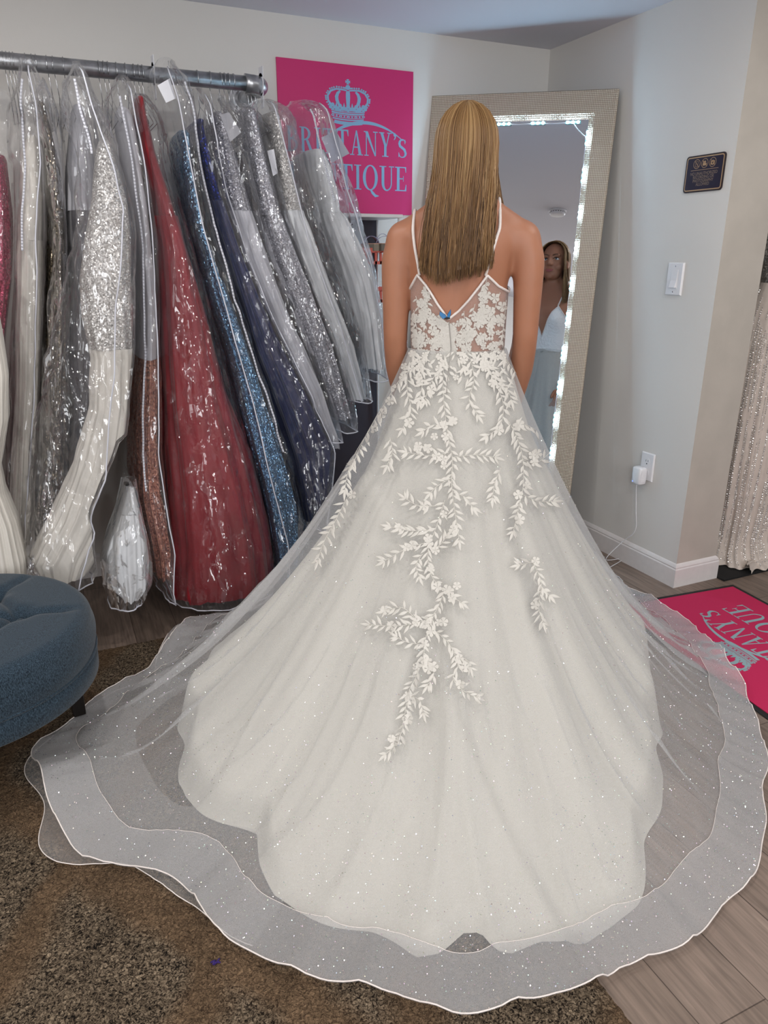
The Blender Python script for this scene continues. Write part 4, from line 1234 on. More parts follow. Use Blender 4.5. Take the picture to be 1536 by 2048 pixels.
YB = 3.06
T_, B_ = 2.66, 2.44
gown('pink sequinned gown in the leftmost clear bag', [(300, -25, 8), (420, -38, 20), (560, -48, 24), (700, -55, 8), (900, -60, -5), (1100, -66, -10)], 560, (M_PINKS, M_PINKS), T_, B_ + .02, YB, 1)
bag('leftmost clear garment bag, over the pink gown', [(170, -22, 16), (250, -38, 30), (450, -52, 36), (700, -60, 36), (860, -65, 24), (1120, -75, 12)], T_ - .045, B_ - .01, YB + .02, 101, zipper=90)
gown('ivory gown with only its hem showing above the ottoman at the left edge', [(520, -60, -25), (690, -60, 3), (760, -60, 13), (850, -60, 14), (950, -56, -4), (1000, -50, 4), (1060, -40, 28), (1140, -34, 46), (1175, -34, 48)], 600, (M_IVORY, M_IVORY), T_ - .02, B_ - .0, 2.7, 2)
gown('strapless plain ivory gown under the pointed clear bag top', [(262, 55, 72), (300, 42, 82), (400, 36, 86), (500, 32, 84), (620, 28, 84), (760, 26, 80), (900, 22, 70), (1100, 16, 60)], 480, (M_IVORY, M_IVORY), T_, B_, YB, 3, amp=.05)
bag('clear garment bag with pointed top over the strapless ivory gown', [(106, 44, 54), (150, 36, 68), (215, 18, 98), (330, 24, 108), (480, 26, 94), (620, 24, 92), (760, 22, 92), (860, 16, 88), (1000, 8, 78), (1130, 0, 70)], T_ - .045, B_ - .045, YB + .02, 103, zipper=60)
gown('dark bronze beaded gown between the ivory gown and white mermaid gown', [(190, 76, 84), (260, 90, 104), (330, 92, 120), (450, 98, 132), (600, 94, 138), (740, 84, 138), (860, 84, 140), (1000, 78, 130), (1110, 72, 118)], 480, (M_BRONZE, M_BRONZE), T_ + .02, B_ + .04, YB, 4, amp=.06)
bag('clear garment bag over the dark bronze beaded gown', [(145, 80, 90), (200, 66, 108), (300, 88, 130), (450, 102, 148), (650, 92, 146), (860, 76, 150), (1000, 66, 140), (1140, 58, 124)], T_, B_ + .0, YB + .02, 104, side=-1)
gown('charcoal grey tulle gown showing between the bronze gown and the white mermaid gown', [(200, 146, 166), (260, 140, 184), (330, 136, 192), (450, 136, 196), (600, 142, 196), (740, 144, 196), (860, 146, 180), (960, 136, 160)], 420, (M_GREYT, M_CHAR), T_, B_, YB, 15, pleat=9, amp=.06)
bag('clear garment bag over the charcoal grey tulle gown', [(150, 140, 168), (220, 136, 190), (330, 132, 206), (600, 138, 206), (860, 142, 192), (990, 130, 164)], T_, B_, YB, 115)
gown('white mermaid gown with sequinned bodice and ivory satin skirt swept left', [(270, 200, 222), (330, 192, 238), (400, 186, 258), (480, 172, 266), (560, 162, 268), (640, 168, 272), (720, 188, 272), (820, 184, 270), (930, 157, 262), (1040, 112, 240), (1130, 64, 198), (1166, 84, 172)], 700, (M_WSEQ, M_IVORY), T_ - .04, B_ - .03, YB - .1, 5, pleat=13, amp=.05)
bag('clear garment bag billowing left over the white mermaid gown', [(104, 148, 160), (150, 134, 178), (215, 140, 202), (300, 160, 234), (420, 168, 278), (560, 140, 279), (700, 112, 281), (860, 70, 281), (1000, 60, 272), (1140, 50, 216), (1172, 76, 190)], T_ - .07, B_ - .06, YB - .02, 105, zipper=30, wr=.02)
gown('slim grey and peach embroidered gown left of the red gown', [(200, 236, 262), (260, 246, 278), (400, 274, 298), (600, 286, 320), (760, 282, 322), (880, 276, 322), (1000, 284, 330), (1100, 304, 350), (1160, 316, 345)], 720, (M_GREYT, M_PEACH), T_ + .02, B_ + .03, YB, 6)
bag('long clear garment bag with white edge left of the red gown', [(140, 236, 262), (200, 224, 278), (330, 248, 305), (500, 270, 324), (700, 274, 328), (900, 266, 335), (1050, 274, 362), (1160, 308, 376), (1196, 330, 370)], T_ - .02, B_ - .045, YB + .02, 106, zipper=130)
gown('white tulle gown bundled low to the left of the peach gown', [(985, 252, 268), (1010, 246, 276), (1045, 236, 288), (1090, 224, 298), (1140, 222, 302), (1185, 232, 296), (1206, 248, 278)], 1030, (M_TULLEW, M_TULLEW), T_ - .08, B_ + .04, YB - .25, 7, pleat=9, amp=.09, wr=.014)
bag('short clear bag holding the bundled white tulle gown', [(960, 250, 272), (1000, 244, 286), (1045, 232, 296), (1100, 216, 306), (1170, 214, 306), (1212, 226, 285)], T_ - .1, B_ + .01, YB - .22, 107)
gown('red satin gown with long flared skirt in a clear bag', [(182, 276, 290), (215, 277, 296), (300, 283, 316), (400, 310, 350), (500, 328, 384), (600, 326, 414), (700, 325, 444), (800, 326, 470), (900, 330, 508), (1000, 338, 536), (1100, 344, 560), (1188, 342, 572), (1202, 352, 560)], 430, (M_RED, M_RED), T_ - .02, B_ - .02, YB, 8, pleat=12, amp=.035, wr=.012)
bag('clear garment bag over the red satin gown', [(176, 268, 298), (240, 272, 330), (400, 302, 370), (600, 320, 434), (800, 320, 488), (1000, 332, 545), (1150, 338, 572), (1206, 344, 574)], T_ - .05, B_ - .05, YB + .02, 108, zipper=0)
gown('ice blue sequinned gown right of the red gown', [(250, 362, 384), (330, 364, 392), (450, 390, 412), (600, 428, 470), (750, 478, 520), (900, 514, 570), (1020, 545, 603), (1120, 560, 606), (1172, 564, 600)], 560, (M_ICE, M_ICE), T_ + .02, B_ + .06, YB, 9)
bag('clear garment bag with tall peaked top over the ice blue gown', [(105, 328, 352), (140, 314, 370), (200, 332, 394), (300, 354, 412), (450, 380, 448), (600, 424, 484), (800, 476, 556), (950, 506, 602), (1080, 544, 628), (1178, 558, 616)], T_ - .01, B_ + .02, YB + .02, 109, side=-1, zipper=120)
gown('navy gown with sequinned halter bodice right of the ice blue gown', [(230, 397, 412), (245, 394, 414), (252, 398, 412), (300, 398, 428), (380, 418, 446), (480, 450, 482), (600, 488, 532), (700, 516, 585), (800, 552, 640), (900, 586, 690), (1000, 620, 672), (1060, 632, 655)], 400, (M_NAVYS, M_NAVY), T_, B_ + .06, YB, 10, pleat=9, amp=.08)
bag('clear garment bag over the navy gown', [(165, 388, 412), (215, 386, 432), (320, 396, 458), (500, 444, 518), (700, 512, 606), (900, 580, 702), (1060, 626, 672)], T_ - .045, B_ + .03, YB + .02, 110)
gown('pale grey tulle gown just right of the navy gown', [(215, 430, 448), (300, 436, 478), (400, 456, 508), (520, 488, 545), (650, 536, 600), (780, 590, 660), (900, 640, 700)], 420, (M_SILV, M_GREYT), T_ + .02, B_ + .08, YB, 11)
bag('clear bag with a printed card, just right of the navy gown', [(180, 428, 450), (230, 430, 490), (330, 444, 520), (500, 480, 558), (700, 552, 655), (880, 626, 716)], T_ - .01, B_ + .05, YB + .02, 111, side=-1)
gown('silver beaded gown, third from the right end of the rail', [(205, 492, 512), (300, 502, 538), (420, 522, 572), (560, 564, 632), (700, 614, 682), (840, 664, 716)], 430, (M_SILV, M_SILV), T_, B_ + .08, YB, 12)
bag('clear garment bag over the silver beaded gown under the elbow', [(196, 464, 500), (230, 472, 528), (330, 494, 556), (500, 534, 616), (700, 606, 704), (860, 668, 732)], T_ - .045, B_ + .05, YB + .02, 112)
gown('white beaded tulle gown, second from the right end of the rail', [(215, 542, 562), (320, 554, 588), (430, 570, 620), (560, 606, 672), (700, 660, 724), (800, 700, 742)], 420, (M_WSEQ, M_TULLEW), T_, B_ + .1, YB, 13)
bag('clear garment bag over the white beaded tulle gown', [(190, 522, 560), (230, 522, 598), (330, 550, 624), (480, 584, 668), (650, 646, 732), (800, 700, 756)], T_ - .045, B_ + .07, YB + .02, 113, side=-1)
gown('white ruched tulle gown with jewelled belt at the right end of the rail', [(292, 630, 652), (330, 634, 670), (380, 646, 686), (420, 656, 690), (432, 656, 706), (480, 674, 732), (560, 704, 766), (640, 726, 772), (740, 740, 778)], 424, (M_TULLEW, M_TULLEW), T_, B_ + .12, YB - .05, 14, pleat=14, amp=.05)
bag('rightmost clear garment bag, in front of the pink sign', [(192, 590, 634), (208, 584, 662), (235, 600, 674), (320, 618, 700), (420, 644, 728), (540, 690, 762), (640, 716, 776), (760, 742, 782)], T_ - .045, B_ + .09, YB, 114, zipper=60)

for kind_, args_ in SPEC:
    (build_gown if kind_ == 'gown' else build_bag)(*args_)

# paper cards kept in the bags
def card(corners, y, label, col=M_CARD):
    ps = [ony(a, b, y) for a, b in corners]
    c_ = sum(ps, Vector()) / 4
    ps = [p + Vector((0, .012 * ((p.x - c_.x) / .05), 0)) for p in ps]
    n = (ps[1] - ps[0]).cross(ps[3] - ps[0]).normalized() * .0006
    mb = MB().add([p + n for p in ps] + [p - n for p in ps], [(0, 1, 2, 3), (7, 6, 5, 4), (0, 4, 5, 1), (1, 5, 6, 2), (2, 6, 7, 3), (3, 7, 4, 0)])
    o = recalc(mb.build('paper_card', col, smooth=False)); origin_to(o, c_); tag(o, label, 'paper card')
card([(314, 172), (340, 156), (352, 196), (332, 206)], 2.63, 'white paper card in the tall peaked bag top above the red gown')
card([(439, 230), (458, 225), (484, 264), (460, 284)], 2.64, 'grey printed card in the bag just right of the navy gown', simple('grey_card', srgb(176, 176, 182), .6))
card([(534, 302), (548, 298), (556, 346), (546, 352)], 2.62, 'narrow white tag between the silver and white beaded gowns')
card([(640, 276), (672, 262), (702, 306), (662, 326)], 2.60, 'grey card in the rightmost bag, in front of the pink sign', simple('grey_blue_card', srgb(168, 170, 184), .6))
# ------------------------------------------------------------------ the bride
BB = Vector((1.081, 1.870, 0))
BU = Vector((0.866, -0.5, 0)); BF = Vector((0.5, 0.866, 0))
def W(u, f, z): return BB + BU * u + BF * f + Vector((0, 0, z))
TZ = [0.0, 0.90, 0.98, 1.06, 1.14, 1.21, 1.28, 1.34, 1.385, 1.42, 1.445]
TA = [.11, .115, .122, .130, .131, .133, .142, .155, .135, .088, .056]
TB = [.07, .070, .074, .078, .080, .086, .092, .088, .070, .056, .050]     # depth to the back
TF = [.07, .072, .078, .083, .094, .112, .112, .085, .062, .050, .046]     # depth to the front
def torso(phi, z, off=0.0):
    """phi 0 = spine, + towards image right"""
    a, b, f = interp(z, TZ, TA) + off, interp(z, TZ, TB) + off, interp(z, TZ, TF) + off
    s, c = math.sin(phi), math.cos(phi)
    e = 2 / 2.35
    u = a * abs(s) ** e * (1 if s >= 0 else -1)
    v = -(b if c >= 0 else f) * abs(c) ** e * (1 if c >= 0 else -1)
    # spine furrow and shoulder blades
    if c > 0 and z > .95:
        v += .009 * math.exp(-(u / .02) ** 2) * smooth((1.42 - z) / .1)
        v -= .008 * math.exp(-((abs(u) - .075) / .035) ** 2) * math.exp(-((z - 1.29) / .06) ** 2)
    if c < 0:
        v += .018 * math.exp(-((abs(u) - .068) / .04) ** 2) * math.exp(-((z - 1.215) / .05) ** 2)
    return u, v
HC = (.007, .004)     # head centre (u, f)
def make_body():
    mb = MB()
    rows = []
    for i in range(46):
        z = lerp(.86, 1.445, i / 45)
        rows.append([W(*torso(2 * PI * k / 64, z), z) for k in range(64)])
    n0 = len(mb.v)
    mb.grid(rows, closed=True)
    m = len(mb.v)
    mb.f.append(list(range(n0, n0 + 64))[::-1]); mb.f.append(list(range(m - 64, m))); mb.mi += [0, 0]
    # neck
    mb.tube([W(.003, -.012, 1.38), W(.005, -.006, 1.44), W(HC[0], .004, 1.50), W(HC[0], .01, 1.56)], [.060, .052, .049, .05], 24)
    # trapezius slopes
    for s in (-1, 1):
        mb.tube([W(.004 + s * .02, -.012, 1.455), W(.006 + s * .085, -.008, 1.408), W(.006 + s * .145, 0, 1.368)], [.034, .034, .036], 16)
    # arms
    for s in (-1, 1):
        o = .006
        pts = [(.135, -.004, 1.345), (.168, -.002, 1.345), (.182, -.004, 1.288), (.1845, -.004, 1.22), (.185, 0, 1.15), (.186, .006, 1.085), (.186, .022, 1.045), (.183, .052, .985), (.176, .085, .92), (.166, .118, .855), (.158, .135, .822)]
        rs = [.046, .047, .0455, .0415, .0385, .0365, .0365, .037, .032, .025, .0225]
        mb.tube([W(o + s * a, b, c) for a, b, c in pts], rs, 20)
        mb.ellipsoid(W(o + s * .164, -.002, 1.336), (.053, .047, .060), 18, 12)
        mb.ellipsoid(W(o + s * .122, -.004, 1.364), (.072, .046, .040), 18, 12, Matrix.Rotation(s * math.radians(14), 3, BF))
        # hand
        wr = W(o + s * .158, .135, .822); d = (W(o + s * .148, .165, .74) - wr).normalized()
        side = (BF * .8 - BU * s * .6).normalized(); side = (side - d * side.dot(d)).normalized(); nrm = d.cross(side)
        R_ = Matrix((side, nrm, d)).transposed()
        mb.ellipsoid(wr + d * .045, (.036, .0135, .050), 16, 12, R_)
        for k, (w_, ln) in enumerate(((-.027, .052), (-.009, .064), (.010, .068), (.028, .058))):
            b0 = wr + d * .075 + side * w_ * .9
            cu = -nrm * s
            f_ = [b0 - d * .02, b0 + d * ln * .35 + side * w_ * .15, b0 + d * ln * .68 + side * w_ * .25 + cu * .010, b0 + d * ln * .95 + side * w_ * .28 + cu * .024]
            mb.tube(f_, [.0085, .0082, .0076, .0062], 10)
        t0 = wr + d * .018 + side * .024
        mb.tube([t0 - side * .01, t0 + side * .018 + d * .022, t0 + side * .026 + d * .05, t0 + side * .026 + d * .068], [.012, .0105, .0088, .0068], 10)
    # head
    h = lambda u, f, z: W(HC[0] + u, HC[1] + f, z)
    R3 = Matrix((BU, BF, Vector((0, 0, 1)))).transposed()
    mb.ellipsoid(h(0, .0, 1.582), (.074, .092, .088), 32, 20, R3)
    mb.ellipsoid(h(0, .038, 1.545), (.064, .058, .085), 28, 18, R3)
    mb.ellipsoid(h(0, .045, 1.498), (.054, .048, .050), 24, 16, R3)
    mb.ellipsoid(h(0, .072, 1.470), (.024, .022, .020), 18, 12, R3)
    for s in (-1, 1):
        mb.ellipsoid(h(s * .036, .066, 1.518), (.026, .025, .024), 18, 12, R3)
        mb.ellipsoid(h(s * .030, .078, 1.582), (.026, .016, .010), 16, 10, R3)
        mb.ellipsoid(h(s * .078, .0, 1.545), (.008, .020, .030), 14, 10, R3)
        mb.ellipsoid(h(s * .011, .102, 1.528), (.0095, .010, .008), 12, 8, R3)
    mb.tube([h(0, .088, 1.578), h(0, .099, 1.556), h(0, .110, 1.534)], [.010, .0105, .0115], 14)
    mb.ellipsoid(h(0, .110, 1.531), (.0125, .012, .010), 14, 10, R3)
    mb.ellipsoid(h(0, .090, 1.498), (.024, .010, .0085), 16, 8, R3)
    o = mb.build('person', simple('skin', srgb(166, 113, 86), .5, sub=.12, bump=(260, .06, .002), var=(14, .03)))
    m1 = o.modifiers.new('r', 'REMESH'); m1.mode = 'VOXEL'; m1.voxel_size = .0046; m1.use_smooth_shade = True
    m2 = o.modifiers.new('s', 'SMOOTH'); m2.factor = .5; m2.iterations = 4
    apply_mods(o)
    vg = o.vertex_groups.new(name='below_neck')
    me = o.data
    for i, v in enumerate(me.vertices):
        hand = (v.co - BB).dot(BF) > .09 and v.co.z < .9
        wt = 0 if hand else smooth((1.455 - v.co.z) / .03)
        if wt > 0: vg.add([i], wt, 'REPLACE')
    m3 = o.modifiers.new('s2', 'SMOOTH'); m3.factor = .5; m3.iterations = 60; m3.vertex_group = 'below_neck'
    apply_mods(o)
    o.vertex_groups.clear()
    # press in the eye sockets and philtrum lightly
    inv = Matrix((BU, BF, Vector((0, 0, 1))))
    for v in o.data.vertices:
        q = inv @ (v.co - BB); u, f, z = q.x - HC[0], q.y - HC[1], q.z
        if f > .05 and z > 1.44:
            for s in (-1, 1):
                g = math.exp(-((u - s * .031) / .017) ** 2 - ((z - 1.562) / .011) ** 2)
                v.co -= BF * .009 * g
            v.co -= BF * .003 * math.exp(-(u / .03) ** 2 - ((z - 1.484) / .006) ** 2)
    for p in o.data.polygons: p.use_smooth = True
    origin_to(o, BB)
    tag(o, 'person in white gown with back turned, long straight dark blonde hair, arms hanging', 'person')
    return o
body = make_body()
def face_parts():
    h = lambda u, f, z: W(HC[0] + u, HC[1] + f, z)
    R3 = Matrix((BU, BF, Vector((0, 0, 1)))).transposed()
    bv = BVHTree.FromObject(body, bpy.context.evaluated_depsgraph_get())
    def fp(u, z, off=.001):
        loc, nr, i, d = bv.ray_cast(h(u, .3, z) - body.location, -BF)
        return (loc + body.location if loc else h(u, .09, z)) + BF * off
    mw = simple('eye_white', srgb(225, 220, 215), .2); mi = simple('iris_blue_grey', srgb(66, 82, 96), .2); mp = simple('pupil', (.004, .004, .005), .2)
    ml = simple('lip_skin', srgb(168, 92, 88), .4); mbr = simple('brow_hair', srgb(92, 66, 46), .8); mla = simple('lashes', srgb(30, 22, 20), .7)
    for s in (-1, 1):
        c = fp(s * .031, 1.562, -.0070)
        e = MB().ellipsoid(c, (.0155, .0125, .0082), 18, 12, R3).build('eye', mw, body)
        MB().ellipsoid(c + BF * .0088 + Vector((0, 0, .0005)), (.0058, .0045, .0058), 14, 10, R3).build('iris', mi, e)
        MB().ellipsoid(c + BF * .0115 + Vector((0, 0, .0005)), (.0027, .0025, .0027), 10, 8, R3).build('pupil', mp, e)
        MB().tube([fp(s * (.031 + t * .016), 1.562 + .0072 * (1 - t * t) , .0025) for t in (-1, -.6, -.2, .2, .6, 1)], [.001, .0018, .002, .002, .0018, .001], 6).build('eyelashes', mla, body)
        MB().tube([fp(s * .012, 1.580, .001), fp(s * .024, 1.585, .0015), fp(s * .038, 1.586, .0015), fp(s * .052, 1.579, .001)], [.0022, .003, .0028, .0012], 6).build('eyebrow', mbr, body)
    up = [fp(t * .024, 1.4975 + .0035 * abs(t) ** 1.5 * 1.2 + .001 * math.cos(t * 6), .0008) for t in [k / 5 - 1 for k in range(11)]]
    MB().tube(up, [.001, .0022, .003, .0034, .0036, .0032, .0036, .0034, .003, .0022, .001], 8).build('upper_lip', ml, body)
    lo_ = [fp(t * .021, 1.4915 + .0045 * abs(t) ** 1.6, .0005) for t in [k / 5 - 1 for k in range(11)]]
    MB().tube(lo_, [.001, .0026, .0036, .0042, .0045, .0046, .0045, .0042, .0036, .0026, .001], 8).build('lower_lip', ml, body)
face_parts()

# ------------------------------------------------------------------ hair
def hair_path(phi, layer, rnd, n=18):
    """strand from the crown down; phi 0 = back of the head, +-pi towards the face"""
    A, B, Cc = .080 + layer, .100 + layer, .098 + layer
    zc = 1.580
    pts = []
    ap = abs(phi)
    part = rnd.uniform(-.004, .004)
    front = smooth((ap - 1.75) / .35)
    # root along the parting: back strands root at the crown, front ones near the forehead
    rf = lerp(-.035, .072, smooth(ap / 2.3))
    up0 = math.sqrt(max(.0, 1 - (rf / B) ** 2))
    eu = .112 * math.sin(max(-PI / 2, min(PI / 2, phi * 1.02)))
    for i in range(n):
        t = i / (n - 1)
        if t < .36:
            q = t / .36
            el = (1 - q) * (PI / 2)
            cu, cf = math.sin(phi), -math.cos(phi)
            if ap > 2.0: cf = -math.cos(2.0) + (ap - 2.0) * .25
            u = A * cu * math.cos(el)
            f = lerp(rf, B * cf, math.sin(q * PI / 2))
            zz = 1 - (u / A) ** 2 - (f / B) ** 2
            z = zc + Cc * math.sqrt(max(0, zz)) * (1 - smooth((q - .85) / .15)) if q < 1 else zc
            z = max(z, zc)
            if front > 0:
                # front locks leave the forehead and frame the face
                sgn = 1 if phi > 0 else -1
                u = sgn * lerp(abs(part), .079 + layer, math.sin(q * PI / 2) ** .8)
                f = lerp(.070, .060 + layer * .5 + .02 * min(1, (ap - 1.75) / .6), q) - .006 * math.sin(q * PI)
                z = lerp(zc + .086, zc - .01, q ** 1.6)
            last = (u, f, z)
        else:
            q = (t - .36) / .64
            u0, f0, z0 = last_e
            if front > .5:
                sgn = 1 if phi > 0 else -1
                zend = 1.32; uend = sgn * (.082 + .030 * min(1, (ap - 1.75) / .6)); fend = .098 - .03 * min(1, (ap - 1.75) / .6)
            else:
                x_ = eu / .108
                zend = 1.238 + .036 * abs(x_) ** 2.0 + .008 * math.sin(x_ * 4 + 1) + .010 * x_
                uend = eu * .80 - .017; fend = -.118 + .018 * abs(x_) ** 3
            zend += rnd_end[0]
            s_ = smooth(q) * .6 + q * .4
            u = lerp(u0, uend, s_); f = lerp(f0, fend, s_); z = lerp(z0, zend, q)
            if front <= .5:
                f = min(f, lerp(f0, -.108, smooth(q * 1.6)) + .0) if ap < 1.2 else f
                f -= 0.0
            f -= layer * .5
        if t <= .36: last_e = last
        pts.append([u, f, z])
    return pts
rnd_end = [0]
def hair_material():
    m, nt, out = mat('dark_blonde_hair')
    at = nd(nt, 'ShaderNodeAttribute'); at.attribute_name = 'tone'
    rp = nd(nt, 'ShaderNodeValToRGB'); e = rp.color_ramp.elements
    e[0].position = 0; e[0].color = rgba(srgb(72, 50, 33)); e[1].position = 1; e[1].color = rgba(srgb(206, 173, 124))
    k = rp.color_ramp.elements.new(.45); k.color = rgba(srgb(142, 106, 67))
    nt.links.new(at.outputs['Fac'], rp.inputs[0])
    b = nd(nt, 'ShaderNodeBsdfPrincipled'); b.inputs['Roughness'].default_value = .42; b.inputs['Specular IOR Level'].default_value = .38
    b.inputs['Anisotropic'].default_value = .0
    nt.links.new(rp.outputs[0], b.inputs['Base Color'])
    nt.links.new(b.outputs[0], out.inputs[0])
    return m
def make_hair():
    rnd = random.Random(11)
    mb = MB(); tone = []
    # under shell
    rows = []
    PH = [lerp(-2.35, 2.35, k / 70) for k in range(71)]
    rnd_end[0] = .02
    cols = [hair_path(p, -.004, random.Random(1), 22) for p in PH]
    for i in range(22): rows.append([W(c[i][0] + HC[0], c[i][1] + HC[1], c[i][2]) for c in cols])
    mb.grid(rows); tone += [.14] * len(mb.v)
    N = 3000
    for s in range(N):
        phi = rnd.gauss(0, .85) if rnd.random() < .40 else rnd.uniform(-2.4, 2.4)
        if rnd.random() < .12: phi = rnd.choice((-1, 1)) * rnd.uniform(1.8, 2.4)
        phi = max(-2.4, min(2.4, phi))
        lay = rnd.uniform(-.003, .006)
        rnd_end[0] = rnd.choice((rnd.uniform(-.012, .012), rnd.uniform(-.004, .035)))
        P_ = hair_path(phi, lay, rnd)
        w1, w2, a1 = rnd.uniform(4, 12), rnd.uniform(0, 6), abs(rnd.gauss(0, .0045))
        clump = .0045 * math.sin(phi * 19 + 1.3) + .003 * math.sin(phi * 41)
        pts = []
        for i, (u, f, z) in enumerate(P_):
            t = i / (len(P_) - 1)
            k = smooth((t - .3) / .6)
            uu = u + k * (a1 * math.sin(w1 * t + w2) + clump * t); ff = f + k * (.003 * math.sin(w1 * .8 * t + w2 * 2) - .004 * math.cos(phi * 19 + 1.3)) + (.006 * smooth((t - .86) / .14) if abs(phi) < 1.7 else 0)
            pts.append(W(uu + HC[0], ff + HC[1], z))
        r0 = rnd.uniform(.0006, .0011)
        n0 = len(mb.v)
        mb.tube(pts, [r0 * .9] + [r0] * (len(pts) - 3) + [r0 * .8, r0 * .3], 3, cap=False)
        base = rnd.betavariate(2.6, 3.0) * .74 + .10 + .09 * math.sin(phi * 7 + .7) + .07 * noise.noise(Vector((phi * 14, 1, 2))) + .10 * smooth((abs(phi) - 1.6) / .5)
        if rnd.random() < .12: base += .25
        for i in range(len(pts)):
            t = i / (len(pts) - 1)
            v = base + .06 * math.sin(t * 4 + phi * 5) - .20 * smooth((t - .4) / .5)
            tone += [max(0, min(1, v))] * 3
        assert len(mb.v) - n0 == len(pts) * 3
    # loose flyaway hairs
    o = mb.build('hair', hair_material(), body)
    at = o.data.attributes.new('tone', 'FLOAT', 'POINT'); at.data.foreach_set('value', tone)
    o.matrix_parent_inverse = body.matrix_world.inverted() if False else Matrix.Translation(-body.location)
    o['label'] = 'long straight dark blonde hair'
    return o
for o in body.children: o.matrix_parent_inverse = Matrix.Translation(-body.location)
hair = make_hair()
# ------------------------------------------------------------------ the wedding gown
GOWN = empty('wedding_gown', BB); tag(GOWN, 'white lace and glitter tulle wedding gown with long train spread over the floor', 'wedding dress')
def polar(p):
    d = p - BB
    return math.atan2(d.dot(BU), -d.dot(BF)), Vector((d.x, d.y)).length
OUT_PX = [(600, 1195), (520, 1215), (440, 1245), (390, 1262), (345, 1292), (318, 1330), (292, 1366), (250, 1375), (190, 1408), (130, 1455), (80, 1503), (78, 1560), (90, 1610), (115, 1680), (160, 1732), (240, 1728), (340, 1760), (390, 1815), (420, 1865), (450, 1895), (520, 1925), (600, 1947), (680, 1980), (760, 2008), (850, 2030), (960, 2035), (1080, 2015), (1190, 1980), (1290, 1930), (1370, 1875), (1440, 1830), (1500, 1765), (1520, 1690), (1530, 1600), (1530, 1520), (1512, 1450), (1482, 1370), (1450, 1345), (1438, 1308), (1405, 1275), (1330, 1215), (1240, 1170)]
IN_PX = [(560, 1240), (500, 1285), (430, 1335), (385, 1400), (364, 1470), (360, 1500), (350, 1575), (365, 1602), (430, 1640), (508, 1680), (516, 1740), (545, 1800), (600, 1830), (650, 1850), (740, 1880), (785, 1905), (830, 1930), (880, 1912), (925, 1868), (960, 1868), (990, 1905), (1020, 1917), (1080, 1892), (1180, 1890), (1230, 1860), (1275, 1800), (1296, 1690), (1320, 1620), (1325, 1530), (1310, 1430), (1270, 1310), (1250, 1260)]
def table(px, extra, z):
    t = [polar(onz(a, b, z)) for a, b in px] + extra
    t.sort()
    th = [a for a, r in t]; rr = [r for a, r in t]
    th = [th[-1] - 2 * PI] + th + [th[0] + 2 * PI]; rr = [rr[-1]] + rr + [rr[0]]
    return th, rr
TO = table(OUT_PX, [(math.radians(d), r) for d, r in ((155, .86), (168, .74), (180, .68), (-170, .66), (-155, .68), (-142, .70))], .012)
TI = table(IN_PX, [(math.radians(d), r) for d, r in ((105, .62), (125, .56), (150, .50), (180, .46), (-165, .46), (-145, .50), (-128, .56))], .01)
def Rout(th): return (interp(th, *TO) * 2 + interp(th + .03, *TO) + interp(th - .03, *TO)) / 4
def Rin(th): return interp(th, *TI)
ZW = 1.052
def R0(th):
    s, c = math.sin(th), math.cos(th)
    return 1 / math.sqrt((s / .141) ** 2 + (c / (.088 if c > 0 else .094)) ** 2)
def smoothR(th):
    return (Rout(th) + Rout(th + .12) + Rout(th - .12) + Rout(th + .25) + Rout(th - .25)) / 5
PE = ([-PI, -2.4, -1.6, -.8, 0, .8, 1.6, 2.4, PI], [1.9, 1.9, 1.8, 1.95, 2.1, 1.95, 1.8, 1.85, 1.9])
def pexp(th): return interp(((th + PI) % (2 * PI)) - PI, *PE)
def zprof(th, r):
    """smooth height of the tulle over the floor at distance r"""
    r0 = R0(th); R = max(smoothR(th), Rout(th))
    s = max(0, min(1, (r - r0) / (R - r0)))
    return (ZW - .012) * (1 - s) ** pexp(th) + .012
def flute(th, z):
    """vertical folds of the hanging cloth"""
    k = smooth((ZW - z) / .5) * (.35 + .65 * smooth(z / .25))
    return 1 + k * (.020 * math.sin(17 * th + 2 * noise.noise(Vector((math.cos(th) * 2, math.sin(th) * 2, 1)))) + .012 * math.sin(29 * th + 1))
def hemwave(th):
    n_ = noise.noise(Vector((math.cos(th) * 3.2, math.sin(th) * 3.2, 4)))
    n2 = noise.noise(Vector((math.cos(th) * 9, math.sin(th) * 9, 8)))
    w_ = .034 * max(0, n_ + .15) + .010 * max(0, 1 - 3.2 * abs(n2)) ** 2
    d = ((math.degrees(th) + 180) % 360) - 180
    w_ += .05 * math.exp(-((d + 52) / 7) ** 2) + .03 * math.exp(-((d - 95) / 5) ** 2) + .035 * math.exp(-((d + 92) / 6) ** 2)
    return w_
def ground(x, y):
    """height of what lies under the hem: rug pile or bare planks"""
    return .015 * smooth((.805 - x) / .03) * smooth((2.47 - y) / .04)
def wrinkle(th, r):
    x, y = r * math.cos(th), r * math.sin(th)
    a = 1 - abs(noise.noise(Vector((th * 7.5, r * 1.6, 3)))) * 2.6
    b = 1 - abs(noise.noise(Vector((th * 15, r * 3.2, 11)))) * 2.6
    k = smooth((r - .35) / .4)
    return k * (.030 * max(0, a) ** 3 + .011 * max(0, b) ** 3) + .003
def tulle_pt(th, r, off=0.0):
    R = Rout(th)
    z = zprof(th, r)
    rr = r * flute(th, z)
    hz = hemwave(th) * smooth((r - (R - .24)) / .22)
    z2 = z + wrinkle(th, r) * (1 - .75 * smooth((r - (R - .15)) / .05)) + hz + off
    p = BB + BU * (rr * math.sin(th)) - BF * (rr * math.cos(th))
    return p + Vector((0, 0, z2 - .004 + ground(p.x, p.y)))
